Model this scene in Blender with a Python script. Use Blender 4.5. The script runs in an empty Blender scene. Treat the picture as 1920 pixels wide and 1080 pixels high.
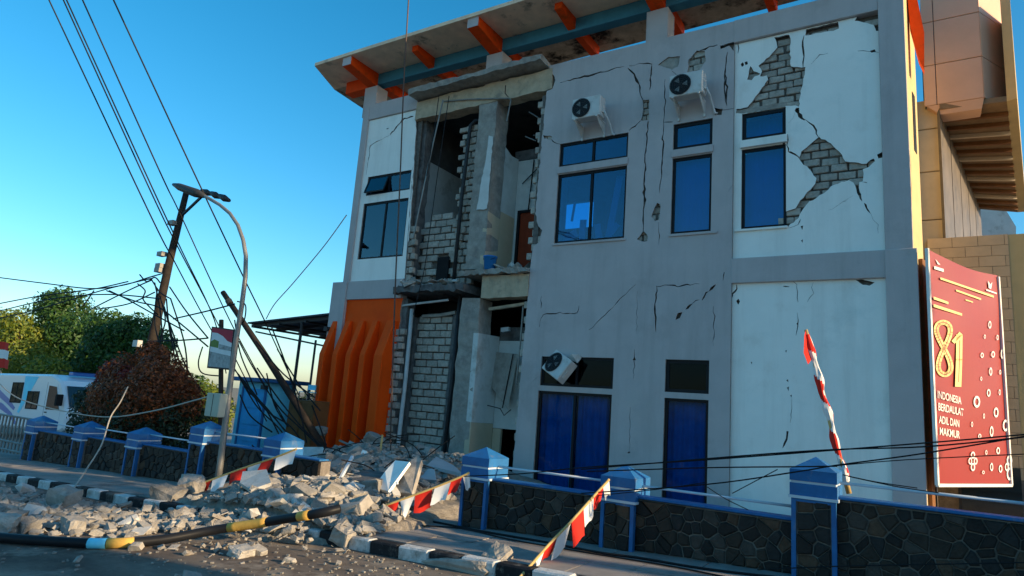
import bpy, bmesh, math, random
from mathutils import Vector, Matrix, noise
from mathutils.geometry import delaunay_2d_cdt
random.seed(7)
R = math.radians
scene = bpy.context.scene
COL = scene.collection

# ------------------------------------------------------------------ camera
FPX, YAW, PITCH, ROLL = 1217.76, -0.56907, 0.18061, 0.07412
CAM = Vector((0, -13.0, 1.55))
fw = Vector((math.sin(YAW)*math.cos(PITCH), math.cos(YAW)*math.cos(PITCH), math.sin(PITCH)))
rt = Vector((math.cos(YAW), -math.sin(YAW), 0)); up = rt.cross(fw)
RT = math.cos(ROLL)*rt + math.sin(ROLL)*up
UP = -math.sin(ROLL)*rt + math.cos(ROLL)*up
cd = bpy.data.cameras.new('camera'); cam = bpy.data.objects.new('camera', cd); COL.objects.link(cam)
cam.matrix_world = Matrix((RT, UP, -fw)).transposed().to_4x4(); cam.location = CAM
cd.sensor_width = 36; cd.lens = FPX/1920*36; cd.clip_end = 5000; cd.clip_start = 0.05
scene.camera = cam
# ------------------------------------------------------------------ sky, sun, exposure
SUN_AZ, SUN_EL = 7.0, 17.0          # degrees behind the facade line (+X towards +Y), elevation
world = bpy.data.worlds.new('World'); scene.world = world; world.use_nodes = True
wn = world.node_tree; wn.nodes.clear()
sky = wn.nodes.new('ShaderNodeTexSky'); sky.sky_type = 'NISHITA'; sky.sun_disc = False
sky.sun_elevation = R(SUN_EL); sky.sun_rotation = R(90-SUN_AZ); sky.altitude = 0
sky.air_density = 1.0; sky.dust_density = 0.95; sky.ozone_density = 3.3
hs = wn.nodes.new('ShaderNodeHueSaturation'); hs.inputs['Saturation'].default_value = 1.32; hs.inputs['Hue'].default_value = .484
bg = wn.nodes.new('ShaderNodeBackground'); bg.inputs[1].default_value = 0.13
wo = wn.nodes.new('ShaderNodeOutputWorld')
wn.links.new(sky.outputs[0], hs.inputs['Color']); wn.links.new(hs.outputs[0], bg.inputs[0]); wn.links.new(bg.outputs[0], wo.inputs[0])
sd = bpy.data.lights.new('sun', 'SUN'); sd.energy = 4.2; sd.angle = R(0.5); sd.color = (1, .75, .45)
sun = bpy.data.objects.new('sun', sd); COL.objects.link(sun)
sdir = Vector((math.cos(R(SUN_AZ))*math.cos(R(SUN_EL)), math.sin(R(SUN_AZ))*math.cos(R(SUN_EL)), math.sin(R(SUN_EL))))
sun.rotation_euler = sdir.to_track_quat('Z', 'Y').to_euler(); sun.location = (10, -5, 25)
vs = scene.view_settings; vs.view_transform = 'Standard'; vs.look = 'None'; vs.gamma = 1; vs.use_curve_mapping = False
vs.exposure = 0.9

# ------------------------------------------------------------------ helpers
def ray(px, py): return RT*((px-960)/FPX) - UP*((py-540)/FPX) + fw
def at(px, py, Y):                       # measured photo point -> world point on the vertical plane y = Y
    d = ray(px, py); return CAM + d*((Y-CAM.y)/d.y)
def atx(px, py, X):
    d = ray(px, py); return CAM + d*((X-CAM.x)/d.x)
def atz(px, py, Z):
    d = ray(px, py); return CAM + d*((Z-CAM.z)/d.z)
def fz(px, py, Y=0.0):
    p = at(px, py, Y); return (p.x, p.z)
SL = 0.036
def gz(x, y=0): return SL*max(x, -70) if x < 40 else SL*40
def gnd(px, py, off=0.0):
    d = ray(px, py); t = (SL*CAM.x+off-CAM.z)/(d.z-SL*d.x); return CAM + d*t

MATS = {}
def nd(nt, t, **k):
    n = nt.nodes.new(t)
    for a, v in k.items(): setattr(n, a, v)
    return n
def mat(name, col, rough=.85, var=.12, scale=6.0, bump=.15, bscale=40.0, col2=None, spec=.14, metal=0.0, island=0.0,
        grime=0.0, trans=0.0, streak=False, stain=None):
    """painted / mineral surface: two-scale mottling, optional blotches of a second colour, fine relief"""
    m = bpy.data.materials.new(name); m.use_nodes = True; nt = m.node_tree; nt.nodes.clear()
    out = nd(nt, 'ShaderNodeOutputMaterial'); b = nd(nt, 'ShaderNodeBsdfPrincipled')
    nt.links.new(b.outputs[0], out.inputs[0])
    b.inputs['Roughness'].default_value = rough; b.inputs['Metallic'].default_value = metal
    b.inputs['Specular IOR Level'].default_value = spec
    tc = nd(nt, 'ShaderNodeTexCoord'); g = nd(nt, 'ShaderNodeNewGeometry')
    n1 = nd(nt, 'ShaderNodeTexNoise'); n1.inputs['Scale'].default_value = scale; n1.inputs['Detail'].default_value = 8
    n1.inputs['Roughness'].default_value = .65
    src = g.outputs['Position']
    if streak:
        mp = nd(nt, 'ShaderNodeMapping'); mp.inputs['Scale'].default_value = (3.2, 3.2, .28)
        nt.links.new(src, mp.inputs['Vector']); nt.links.new(mp.outputs[0], n1.inputs['Vector'])
    else: nt.links.new(src, n1.inputs['Vector'])
    rp = nd(nt, 'ShaderNodeValToRGB'); rp.color_ramp.elements[0].position = .3; rp.color_ramp.elements[1].position = .72
    c1 = [max(0, c*(1-var)) for c in col]; c2 = [min(1, c*(1+var)) for c in col]
    rp.color_ramp.elements[0].color = (*c1, 1); rp.color_ramp.elements[1].color = (*c2, 1)
    nt.links.new(n1.outputs[0], rp.inputs[0]); last = rp.outputs[0]
    if col2:
        n2 = nd(nt, 'ShaderNodeTexNoise'); n2.inputs['Scale'].default_value = scale*.45; n2.inputs['Detail'].default_value = 10
        n2.inputs['Roughness'].default_value = .7
        nt.links.new(g.outputs['Position'], n2.inputs['Vector'])
        r2 = nd(nt, 'ShaderNodeValToRGB'); r2.color_ramp.elements[0].position = .56-grime*.16; r2.color_ramp.elements[1].position = .66-grime*.1
        nt.links.new(n2.outputs[0], r2.inputs[0])
        mx = nd(nt, 'ShaderNodeMix', data_type='RGBA'); nt.links.new(r2.outputs[0], mx.inputs[0])
        nt.links.new(last, mx.inputs[6]); mx.inputs[7].default_value = (*col2, 1); last = mx.outputs[2]
    if stain:
        for (sc3, lo, hi, cc, amt) in stain:
            mp2 = nd(nt, 'ShaderNodeMapping'); mp2.inputs['Scale'].default_value = sc3; nt.links.new(g.outputs['Position'], mp2.inputs['Vector'])
            n4 = nd(nt, 'ShaderNodeTexNoise'); n4.inputs['Scale'].default_value = 1.0; n4.inputs['Detail'].default_value = 9; n4.inputs['Roughness'].default_value = .68
            nt.links.new(mp2.outputs[0], n4.inputs['Vector']); mr5 = nd(nt, 'ShaderNodeMapRange'); mr5.inputs[1].default_value = lo; mr5.inputs[2].default_value = hi; mr5.inputs[4].default_value = amt
            nt.links.new(n4.outputs[0], mr5.inputs[0]); mx5 = nd(nt, 'ShaderNodeMix', data_type='RGBA'); nt.links.new(mr5.outputs[0], mx5.inputs[0])
            nt.links.new(last, mx5.inputs[6]); mx5.inputs[7].default_value = (*cc, 1); last = mx5.outputs[2]
    if island:
        hsv = nd(nt, 'ShaderNodeHueSaturation'); mr = nd(nt, 'ShaderNodeMapRange')
        mr.inputs[3].default_value = 1-island; mr.inputs[4].default_value = 1+island
        nt.links.new(g.outputs['Random Per Island'], mr.inputs[0]); nt.links.new(mr.outputs[0], hsv.inputs['Value'])
        oi = nd(nt, 'ShaderNodeObjectInfo'); m3 = nd(nt, 'ShaderNodeMapRange'); m3.inputs[3].default_value = .47; m3.inputs[4].default_value = .53
        nt.links.new(oi.outputs['Random'], m3.inputs[0])
        m4 = nd(nt, 'ShaderNodeMapRange'); m4.inputs[3].default_value = 1-island; m4.inputs[4].default_value = 1+island
        nt.links.new(oi.outputs['Random'], m4.inputs[0])
        nt.links.new(last, hsv.inputs['Color']); h2 = nd(nt, 'ShaderNodeHueSaturation')
        nt.links.new(m4.outputs[0], h2.inputs['Value']); nt.links.new(hsv.outputs[0], h2.inputs['Color']); last = h2.outputs[0]
    nt.links.new(last, b.inputs['Base Color'])
    if bump:
        n3 = nd(nt, 'ShaderNodeTexNoise'); n3.inputs['Scale'].default_value = bscale; n3.inputs['Detail'].default_value = 6
        nt.links.new(g.outputs['Position'], n3.inputs['Vector'])
        bp = nd(nt, 'ShaderNodeBump'); bp.inputs['Strength'].default_value = bump; bp.inputs['Distance'].default_value = .02
        nt.links.new(n3.outputs[0], bp.inputs['Height']); nt.links.new(bp.outputs[0], b.inputs['Normal'])
    MATS[name] = m; return m
def leafmat(name, cols, trl=.35):
    m = bpy.data.materials.new(name); m.use_nodes = True; nt = m.node_tree; nt.nodes.clear()
    out = nd(nt, 'ShaderNodeOutputMaterial'); b = nd(nt, 'ShaderNodeBsdfPrincipled'); t = nd(nt, 'ShaderNodeBsdfTranslucent'); mx = nd(nt, 'ShaderNodeMixShader')
    g = nd(nt, 'ShaderNodeNewGeometry'); rp = nd(nt, 'ShaderNodeValToRGB')
    n1 = nd(nt, 'ShaderNodeTexNoise'); n1.inputs['Scale'].default_value = 1.3; nt.links.new(g.outputs['Position'], n1.inputs['Vector'])
    ad = nd(nt, 'ShaderNodeMath', operation='MULTIPLY_ADD'); ad.inputs[1].default_value = .55
    mu = nd(nt, 'ShaderNodeMath', operation='MULTIPLY'); mu.inputs[1].default_value = .5
    nt.links.new(n1.outputs[0], mu.inputs[0]); nt.links.new(g.outputs['Random Per Island'], ad.inputs[0]); nt.links.new(mu.outputs[0], ad.inputs[2])
    e = rp.color_ramp.elements; e[0].color = (*cols[0], 1); e[1].color = (*cols[-1], 1)
    for i, c in enumerate(cols[1:-1]): k = e.new((i+1)/(len(cols)-1)); k.color = (*c, 1)
    nt.links.new(ad.outputs[0], rp.inputs[0])
    nt.links.new(rp.outputs[0], b.inputs['Base Color']); nt.links.new(rp.outputs[0], t.inputs['Color'])
    b.inputs['Roughness'].default_value = .55; mx.inputs[0].default_value = trl
    nt.links.new(b.outputs[0], mx.inputs[1]); nt.links.new(t.outputs[0], mx.inputs[2]); nt.links.new(mx.outputs[0], out.inputs[0])
    MATS[name] = m; return m
def glassmat(name, tint, refl=.12, rough=.03, ior=1.5):
    m = bpy.data.materials.new(name); m.use_nodes = True; nt = m.node_tree; nt.nodes.clear()
    out = nd(nt, 'ShaderNodeOutputMaterial'); t = nd(nt, 'ShaderNodeBsdfTransparent'); gl = nd(nt, 'ShaderNodeBsdfGlossy'); mx = nd(nt, 'ShaderNodeMixShader')
    t.inputs[0].default_value = (*tint, 1); gl.inputs['Roughness'].default_value = rough; gl.inputs[0].default_value = (.75, .9, 1, 1)
    fr = nd(nt, 'ShaderNodeFresnel'); fr.inputs[0].default_value = ior
    ma = nd(nt, 'ShaderNodeMath', operation='MULTIPLY_ADD'); ma.inputs[1].default_value = 1.0; ma.inputs[2].default_value = refl
    nz = nd(nt, 'ShaderNodeTexNoise'); nz.inputs['Scale'].default_value = 1.1; g = nd(nt, 'ShaderNodeNewGeometry')
    nt.links.new(g.outputs['Position'], nz.inputs['Vector']); bp = nd(nt, 'ShaderNodeBump'); bp.inputs['Strength'].default_value = .10; bp.inputs['Distance'].default_value = .06
    nt.links.new(nz.outputs[0], bp.inputs['Height']); nt.links.new(bp.outputs[0], gl.inputs['Normal'])
    nt.links.new(fr.outputs[0], ma.inputs[0]); nt.links.new(ma.outputs[0], mx.inputs[0])
    nt.links.new(t.outputs[0], mx.inputs[1]); nt.links.new(gl.outputs[0], mx.inputs[2]); nt.links.new(mx.outputs[0], out.inputs[0])
    MATS[name] = m; return m

# real-world base colours
RAIN = ((2.4, 2.4, .20), .50, .75)
mat('grey_plaster', (.50, .455, .445), .9, .07, 1.6, .14, 45, col2=(.44, .40, .39), grime=.1, stain=[(*RAIN, (.28, .26, .25), .42), ((1.1, 1.1, .9), .55, .75, (.50, .47, .44), .55), ((22, 22, 22), .66, .74, (.28, .27, .27), .5)])
mat('white_plaster', (.90, .90, .84), .88, .04, 1.3, .12, 45, col2=(.79, .82, .77), grime=.05, stain=[(*RAIN, (.55, .54, .49), .36), ((1.3, 1.3, 1.0), .56, .76, (.66, .62, .54), .5), ((22, 22, 22), .67, .75, (.5, .5, .47), .5)])
mat('room_white', (.62, .63, .60), .9, .10, 3, .1, 60, col2=(.45, .44, .40))
mat('tan_wall', (.58, .47, .33), .6, .08, 3, .05)
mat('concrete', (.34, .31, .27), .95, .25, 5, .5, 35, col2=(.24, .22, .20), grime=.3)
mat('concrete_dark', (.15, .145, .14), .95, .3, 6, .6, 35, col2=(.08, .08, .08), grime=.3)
mat('beam_tan', (.50, .39, .27), .95, .2, 4, .4, 35, col2=(.30, .25, .19), grime=.2)
mat('render_coat', (.30, .28, .26), .95, .3, 10, .4, 60)
mat('mortar', (.15, .135, .12), .95, .35, 12, .6, 60)
mat('block', (.42, .375, .32), .95, .28, 14, .5, 70, island=.18)
mat('rubble', (.335, .31, .275), .95, .25, 9, .8, 60, island=.25, col2=(.24, .205, .165), grime=.1)
mat('rubble_soil', (.27, .235, .19), .97, .3, 9, .9, 40, col2=(.16, .15, .14))
mat('plaster_chip', (.54, .52, .48), .9, .15, 6, .4, 50, col2=(.40, .36, .31))
mat('orange', (.98, .088, .004), .7, .10, 2.2, .10, 50, col2=(.88, .075, .004), stain=[((5, 5, .5), .56, .74, (.52, .06, .01), .35), ((3, 3, 2), .60, .75, (.66, .20, .07), .3)])
mat('orange_beam', (.88, .075, .004), .7, .15, 3, .1, 50, col2=(.46, .06, .008))
mat('blue_beam', (.06, .24, .34), .75, .15, 3, .1, 50, col2=(.05, .18, .27))
mat('soffit', (.86, .62, .43), .95, .2, 2.2, .3, 30, col2=(.17, .14, .11), grime=.0)
mat('soffit_bad', (.50, .40, .29), .95, .3, 3.2, .5, 30, col2=(.03, .025, .02), grime=.45)
mat('blue_paint', (.012, .125, .33), .6, .2, 5, .12, 60, col2=(.02, .10, .27), grime=.1, spec=.4, stain=[((9, 9, 2.5), .58, .7, (.22, .22, .21), .55)])
mat('light_blue_paint', (.22, .74, .97), .6, .12, 3, .08, 60, col2=(.17, .66, .95))
mat('door_blue', (.06, .48, .92), .6, .15, 3, .05, 60)
mat('pipe_white', (.55, .62, .68), .45, .08, 4, .0)
mat('pvc', (.55, .56, .55), .5, .12, 5, .05)
mat('dark_metal', (.03, .03, .032), .6, .25, 8, .05, 60, spec=.4)
mat('frame_black', (.014, .015, .018), .45, .15, 8, .0)
mat('galv', (.24, .235, .22), .5, .2, 5, .05, 60, metal=.4)
mat('rust_pole', (.032, .026, .022), .75, .3, 7, .15, 60, col2=(.075, .05, .03))
mat('wire', (.012, .012, .013), .6, .1, 5, 0)
mat('wire_pale', (.42, .38, .32), .6, .1, 5, 0)
mat('wire_brown', (.11, .07, .055), .6, .2, 5, 0)
mat('asphalt', (.135, .106, .086), .93, .28, 3.0, .8, 140, col2=(.30, .25, .20), grime=.2, stain=[((.30, .9, 1), .44, .66, (.34, .29, .235), .62), ((40, 40, 40), .62, .7, (.42, .38, .32), .6)])
mat('pavement', (.29, .26, .235), .93, .2, 3, .4, 70, col2=(.17, .15, .135))
mat('terrain', (.22, .20, .16), .95, .3, .8, .4, 20, col2=(.13, .14, .08))
mat('kerb_white', (.58, .58, .56), .85, .2, 7, .4, 60, col2=(.30, .28, .25), grime=.3, stain=[((6, 6, 6), .55, .66, (.20, .18, .16), .7)])
mat('kerb_black', (.022, .022, .024), .8, .3, 7, .4, 60, col2=(.10, .09, .08), grime=.15, stain=[((6, 6, 6), .57, .68, (.24, .22, .19), .6)])
for i, c in enumerate([(.018, .013, .010), (.036, .024, .016), (.080, .045, .026), (.022, .019, .017), (.060, .046, .036)]):
    mat('stone%d' % i, c, .75, .35, 14, .6, 45, spec=.35)
mat('stone_joint', (.20, .175, .15), .95, .3, 20, .5, 60)
mat('ac_white', (.60, .60, .57), .55, .08, 5, .0, col2=(.46, .45, .41))
mat('curtain', (.018, .56, .62), .85, .12, 4, .1, 80)
mat('sky_reflect_sheet', (.25, .75, .95), .8, .06, 3, .05)  # bright blue colour stands in for sky reflected in a pane
mat('pale_blind', (.05, .60, .80), .8, .06, 3, .05)
mat('blind', (.012, .50, .72), .8, .06, 3, .05, 80)
mat('tile_tan', (.56, .42, .27), .5, .1, 3, .04, 60, island=.06)
mat('clad', (.66, .40, .27), .45, .06, 2, .02, 60, island=.03)
mat('wing_glazing', (.13, .105, .08), .5, .3, 2, .02, 40, col2=(.07, .06, .05), spec=.25)
mat('yellow_wall', (.55, .43, .22), .8, .08, 2, .08, 50)
mat('soffit_slat', (.24, .16, .09), .7, .2, 4, .1, 40)
mat('banner_red', (.27, .007, .006), .45, .05, 2, .0, spec=.35)
mat('banner_gold', (.80, .62, .26), .5, .04, 5, .0)
mat('print_white', (.78, .76, .72), .6, .05, 5, .0)
mat('red_cloth', (.62, .03, .02), .8, .1, 8, .1, 80)
mat('white_cloth', (.74, .74, .73), .85, .06, 8, .1, 80)
mat('rope', (.55, .38, .15), .8, .15, 9, .1, 80)
mat('wood_brown', (.20, .09, .035), .6, .2, 4, .1, 40)
mat('door_brown', (.27, .045, .018), .5, .15, 3, .03, 40)
mat('bucket_blue', (.03, .24, .66), .4, .05, 3, 0)
mat('car_white', (.74, .77, .80), .25, .03, 1, 0, spec=.6)
mat('car_blue', (.03, .14, .45), .3, .05, 2, 0, spec=.6)
mat('car_glass', (.012, .02, .024), .06, .05, 2, 0, spec=.8)
mat('rubber', (.015, .015, .016), .8, .1, 6, .1)
mat('cabinet', (.42, .44, .36), .5, .08, 4, .02)
mat('bark', (.10, .07, .045), .9, .3, 9, .6, 30)
mat('paint_yellow', (.60, .36, .08), .7, .2, 9, .1)
mat('void_shade_paint', (.02, .02, .021), .95, .3, 3, .1)  # near-black colour stands in for the shade of unlit depth
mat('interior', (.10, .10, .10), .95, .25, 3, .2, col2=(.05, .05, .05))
mat('canopy_sheet', (.055, .06, .07), .6, .2, 4, .1, 30)
mat('sign_red', (.42, .02, .05), .5, .05, 3, 0); mat('sign_pic', (.34, .36, .36), .5, .3, 14, 0, col2=(.14, .13, .12)); mat('sign_green', (.14, .22, .05), .5, .3, 20, 0)
leafmat('leaf_green', [(.008, .03, .006), (.028, .085, .012), (.09, .17, .02)])
leafmat('leaf_yellow', [(.04, .08, .008), (.13, .18, .016), (.30, .27, .02)])
leafmat('leaf_rust', [(.02, .024, .008), (.17, .045, .013), (.50, .13, .022)], .3)
leafmat('leaf_red', [(.06, .01, .008), (.19, .02, .015), (.30, .05, .02)], .25)
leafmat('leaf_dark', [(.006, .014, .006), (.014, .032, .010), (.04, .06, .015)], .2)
glassmat('glass_blue', (.12, .55, .82), .06)
glassmat('glass_curtained', (.16, .56, .80), .0, .05, 1.22)
glassmat('glass_dark', (.10, .16, .22), .0, .05, 1.2)
M = MATS

def tag(o, label=None, cat=None, group=None, kind=None):
    if label: o['label'] = label
    if cat: o['category'] = cat
    if group: o['group'] = group
    if kind: o['kind'] = kind
    return o
def link(name, me, parent=None):
    o = bpy.data.objects.new(name, me); COL.objects.link(o)
    if parent is not None: o.parent = parent; o.matrix_parent_inverse = parent.matrix_world.inverted() if False else Matrix.Identity(4)
    return o
def empty(name, label, cat, loc=(0, 0, 0), group=None):
    o = bpy.data.objects.new(name, None); COL.objects.link(o); o.location = loc; o.empty_display_size = .2
    return tag(o, label, cat, group)
class MB:
    def __init__(s, org=(0, 0, 0)): s.v = []; s.f = []; s.o = Vector(org)
    def add(s, vs, fs):
        n = len(s.v); s.v += [Vector(v)-s.o for v in vs]; s.f += [[i+n for i in f] for f in fs]; return s
    def box(s, x0, x1, y0, y1, z0, z1):
        return s.add([(x0, y0, z0), (x1, y0, z0), (x1, y1, z0), (x0, y1, z0), (x0, y0, z1), (x1, y0, z1), (x1, y1, z1), (x0, y1, z1)],
                     [(0, 3, 2, 1), (4, 5, 6, 7), (0, 1, 5, 4), (1, 2, 6, 5), (2, 3, 7, 6), (3, 0, 4, 7)])
    def hexa(s, p): return s.add(p, [(0, 3, 2, 1), (4, 5, 6, 7), (0, 1, 5, 4), (1, 2, 6, 5), (2, 3, 7, 6), (3, 0, 4, 7)])
    def bar(s, a, b, w, h, upv=(0, 0, 1)):
        a = Vector(a); b = Vector(b); d = (b-a).normalized(); u = Vector(upv)
        if abs(d.dot(u)) > .98: u = Vector((1, 0, 0))
        r = d.cross(u).normalized()*w/2; u = r.cross(d).normalized()*h/2
        return s.add([a-r-u, a+r-u, a+r+u, a-r+u, b-r-u, b+r-u, b+r+u, b-r+u], [(0, 1, 2, 3), (7, 6, 5, 4), (0, 4, 5, 1), (1, 5, 6, 2), (2, 6, 7, 3), (3, 7, 4, 0)])
    def tube(s, pts, rad, n=6):
        pts = [Vector(p) for p in pts]; k = len(pts); vs = []; fs = []; pu = None
        for i, p in enumerate(pts):
            d = (pts[min(i+1, k-1)]-pts[max(i-1, 0)]).normalized()
            if pu is None: pu = d.orthogonal().normalized()
            u = (pu-d*pu.dot(d)).normalized(); pu = u; w = d.cross(u)
            r = rad[i] if isinstance(rad, (list, tuple)) else rad
            for j in range(n):
                a = 2*math.pi*j/n; vs.append(p+u*(r*math.cos(a))+w*(r*math.sin(a)))
        for i in range(k-1):
            for j in range(n):
                fs.append((i*n+j, i*n+(j+1) % n, (i+1)*n+(j+1) % n, (i+1)*n+j))
        fs.append(tuple(range(n))[::-1]); fs.append(tuple((k-1)*n+j for j in range(n)))
        return s.add(vs, fs)
    def prism(s, poly, axis, a0, a1):
        """poly in the other two axes (x,z for axis y; y,z for axis x; x,y for axis z)"""
        def P(u, v, a): return {'y': (u, a, v), 'x': (a, u, v), 'z': (u, v, a)}[axis]
        n = len(poly); vs = [P(u, v, a0) for u, v in poly]+[P(u, v, a1) for u, v in poly]
        fs = [tuple(range(n)), tuple(range(2*n-1, n-1, -1))]+[(i, i+n, (i+1) % n+n, (i+1) % n) for i in range(n)]
        return s.add(vs, fs)
    def build(s, name, m, parent=None, smooth=False, bevel=0.0):
        me = bpy.data.meshes.new(name); me.from_pydata([tuple(v) for v in s.v], [], s.f)
        bm = bmesh.new(); bm.from_mesh(me); bmesh.ops.recalc_face_normals(bm, faces=bm.faces)
        if bevel: bmesh.ops.bevel(bm, geom=[e for e in bm.edges if len(e.link_faces) == 2 and e.calc_face_angle(0) > .5], offset=bevel, segments=1, affect='EDGES')
        bm.to_mesh(me); bm.free()
        if m: me.materials.append(M[m] if isinstance(m, str) else m)
        if smooth:
            for p in me.polygons: p.use_smooth = True
        o = link(name, me, parent); o.location = s.o if parent is None else s.o
        return o
def inside(p, poly):
    c = False; j = len(poly)-1
    for i in range(len(poly)):
        a, b = poly[i], poly[j]
        if (a[1] > p[1]) != (b[1] > p[1]) and p[0] < (b[0]-a[0])*(p[1]-a[1])/(b[1]-a[1])+a[0]: c = not c
        j = i
    return c
def plate(name, outer, holes, y0, y1, m, parent):
    """wall layer in the XZ plane with openings, cracks and broken patches cut through it"""
    vs, es, fs = [], [], []
    for poly in [outer]+holes:
        if sum(a[0]*b[1]-b[0]*a[1] for a, b in zip(poly, poly[1:]+poly[:1])) < 0: poly = poly[::-1]
        n = len(vs); vs += [Vector(p) for p in poly]; fs.append(list(range(n, n+len(poly))))
    ov, oe, of, _, _, orig = delaunay_2d_cdt(vs, es, fs, 0, 1e-5)
    keep = [f for f, o in zip(of, orig) if list(o) == [0]]
    n = len(ov); V = [(v.x, y0, v.y) for v in ov]+[(v.x, y1, v.y) for v in ov]
    F = [tuple(f) for f in keep]+[tuple(i+n for i in reversed(f)) for f in keep]
    cnt = {}
    for f in keep:
        for i in range(len(f)):
            a, b = f[i], f[(i+1) % len(f)]; cnt[(a, b)] = 1
    for (a, b) in list(cnt):
        if (b, a) not in cnt: F.append((b, a, a+n, b+n))
    me = bpy.data.meshes.new(name); me.from_pydata(V, [], F)
    bm = bmesh.new(); bm.from_mesh(me); bmesh.ops.delete(bm, geom=[v for v in bm.verts if not v.link_faces], context='VERTS')
    bmesh.ops.recalc_face_normals(bm, faces=bm.faces); bm.to_mesh(me); bm.free()
    me.materials.append(M[m]); me.materials.append(M['render_coat'])
    for p in me.polygons:
        if abs(p.normal.y) < .5: p.material_index = 1
    return link(name, me, parent)
def rect(x0, x1, z0, z1): return [(x0, z0), (x1, z0), (x1, z1), (x0, z1)]
def zoomf(ox, oy, s, Y=0.0): return lambda pts: [fz(ox+x/s, oy+y/s, Y) for x, y in pts]
def crack(pts, w=.02, jag=.035, seed=0):
    """ragged sliver along a polyline (x,z) -> polygon"""
    rnd = random.Random(seed+len(pts)*17+int(abs(pts[0][0])*100)); dense = []
    for (a, b) in zip(pts, pts[1:]):
        L = math.hypot(b[0]-a[0], b[1]-a[1]); k = max(2, int(L/.09))
        for i in range(k): t = i/k; dense.append((a[0]+(b[0]-a[0])*t+rnd.uniform(-jag, jag)*.6, a[1]+(b[1]-a[1])*t+rnd.uniform(-jag, jag)*.6))
    dense.append(pts[-1]); L, Rr = [], []; n = len(dense)
    for i, p in enumerate(dense):
        q0 = dense[max(0, i-1)]; q1 = dense[min(n-1, i+1)]; dx, dz = q1[0]-q0[0], q1[1]-q0[1]; l = math.hypot(dx, dz) or 1
        ww = w*rnd.uniform(.35, 1.25)*(.35+.65*math.sin(math.pi*min(1, max(.03, i/(n-1 or 1)))))
        L.append((p[0]-dz/l*ww/2, p[1]+dx/l*ww/2)); Rr.append((p[0]+dz/l*ww/2, p[1]-dx/l*ww/2))
    return L+Rr[::-1]
def jagpoly(poly, amp=.02, step=.07, seed=1):
    rnd = random.Random(seed); out = []
    for a, b in zip(poly, poly[1:]+poly[:1]):
        L = math.hypot(b[0]-a[0], b[1]-a[1]); k = max(1, int(L/step))
        for i in range(k):
            t = i/k; j = amp if i else amp*.3
            out.append((a[0]+(b[0]-a[0])*t+rnd.uniform(-j, j), a[1]+(b[1]-a[1])*t+rnd.uniform(-j, j)))
    return out
def brick_mesh(l, h, d, seed):
    rnd = random.Random(seed); bm = bmesh.new(); bmesh.ops.create_cube(bm, size=1)
    for v in bm.verts: v.co = Vector((v.co.x*l, v.co.y*d, v.co.z*h))+Vector([rnd.uniform(-.007, .007) for _ in range(3)])
    bmesh.ops.bevel(bm, geom=bm.edges[:], offset=.012, segments=1, affect='EDGES')
    me = bpy.data.meshes.new('brick'); bm.to_mesh(me); bm.free(); me.materials.append(M['block']); return me
BR = [brick_mesh(.355, .165, .12, i) for i in range(5)]; BRH = [brick_mesh(.165, .165, .12, 20+i) for i in range(3)]
BRS = [brick_mesh(.29, .135, .10, 40+i) for i in range(4)]
def bricks(parent, test, x0, x1, z0, z1, y, meshes=BR, lx=.385, lz=.195, jit=.008, miss=0.0, seed=3):
    rnd = random.Random(seed); k = 0; z = z0+lz/2
    while z < z1:
        x = x0+(lx/2 if k % 2 else 0)
        while x < x1+lx/2:
            if test((x, z)) and rnd.random() > miss:
                o = link('brick', rnd.choice(meshes), parent)
                o.location = (x+rnd.uniform(-jit, jit), y+rnd.uniform(-jit*1.5, jit*1.5), z+rnd.uniform(-jit, jit)*.6)
                o.rotation_euler = (rnd.uniform(-.03, .03), rnd.uniform(-.02, .02), rnd.uniform(-.03, .03))
                if rnd.random() < .3: o.scale = (rnd.uniform(.85, 1), 1, 1)
            x += lx
        z += lz; k += 1

# ================================================================== SETTING
def sheet(name, xs, ys, zf, m, thick=0.0):
    V = []; F = []; nx, ny = len(xs), len(ys)
    for x in xs:
        for y in ys: V.append((x, y, zf(x, y)))
    for i in range(nx-1):
        for j in range(ny-1): F.append((i*ny+j, (i+1)*ny+j, (i+1)*ny+j+1, i*ny+j+1))
    me = bpy.data.meshes.new(name); me.from_pydata(V, [], F); me.materials.append(M[m]); me.update()
    o = link(name, me); o['kind'] = 'structure'; return o
XS = [-1500, -600, -250, -120, -90, -70]+[-70+i*2.0 for i in range(1, 56)]+[80, 250, 800, 1500]
YS = [-1500, -500, -150, -60, -30, -18]+[-16+i*2 for i in range(0, 24)]+[60, 150, 500, 1500]
sheet('ground', XS, YS, lambda x, y: gz(x)-.05+(-.03 if y < -4 else 0), 'terrain')
sheet('road', [-70+i*2.0 for i in range(56)], [-16.5, -14, -12, -10, -8, -7.05], lambda x, y: gz(x)+.012*math.sin(x*.7+y)*0, 'asphalt')
sheet('yard', [-45+i*2.0 for i in range(26)], [-5.3, -3, 0, 4, 12, 20], lambda x, y: gz(x)+.02, 'pavement')
pv = sheet('pavement', [-45+i*1.0 for i in range(60)], [-7.0, -6.0, -5.2], lambda x, y: gz(x)+.118, 'pavement')
rnd = random.Random(5)
x = -45
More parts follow.
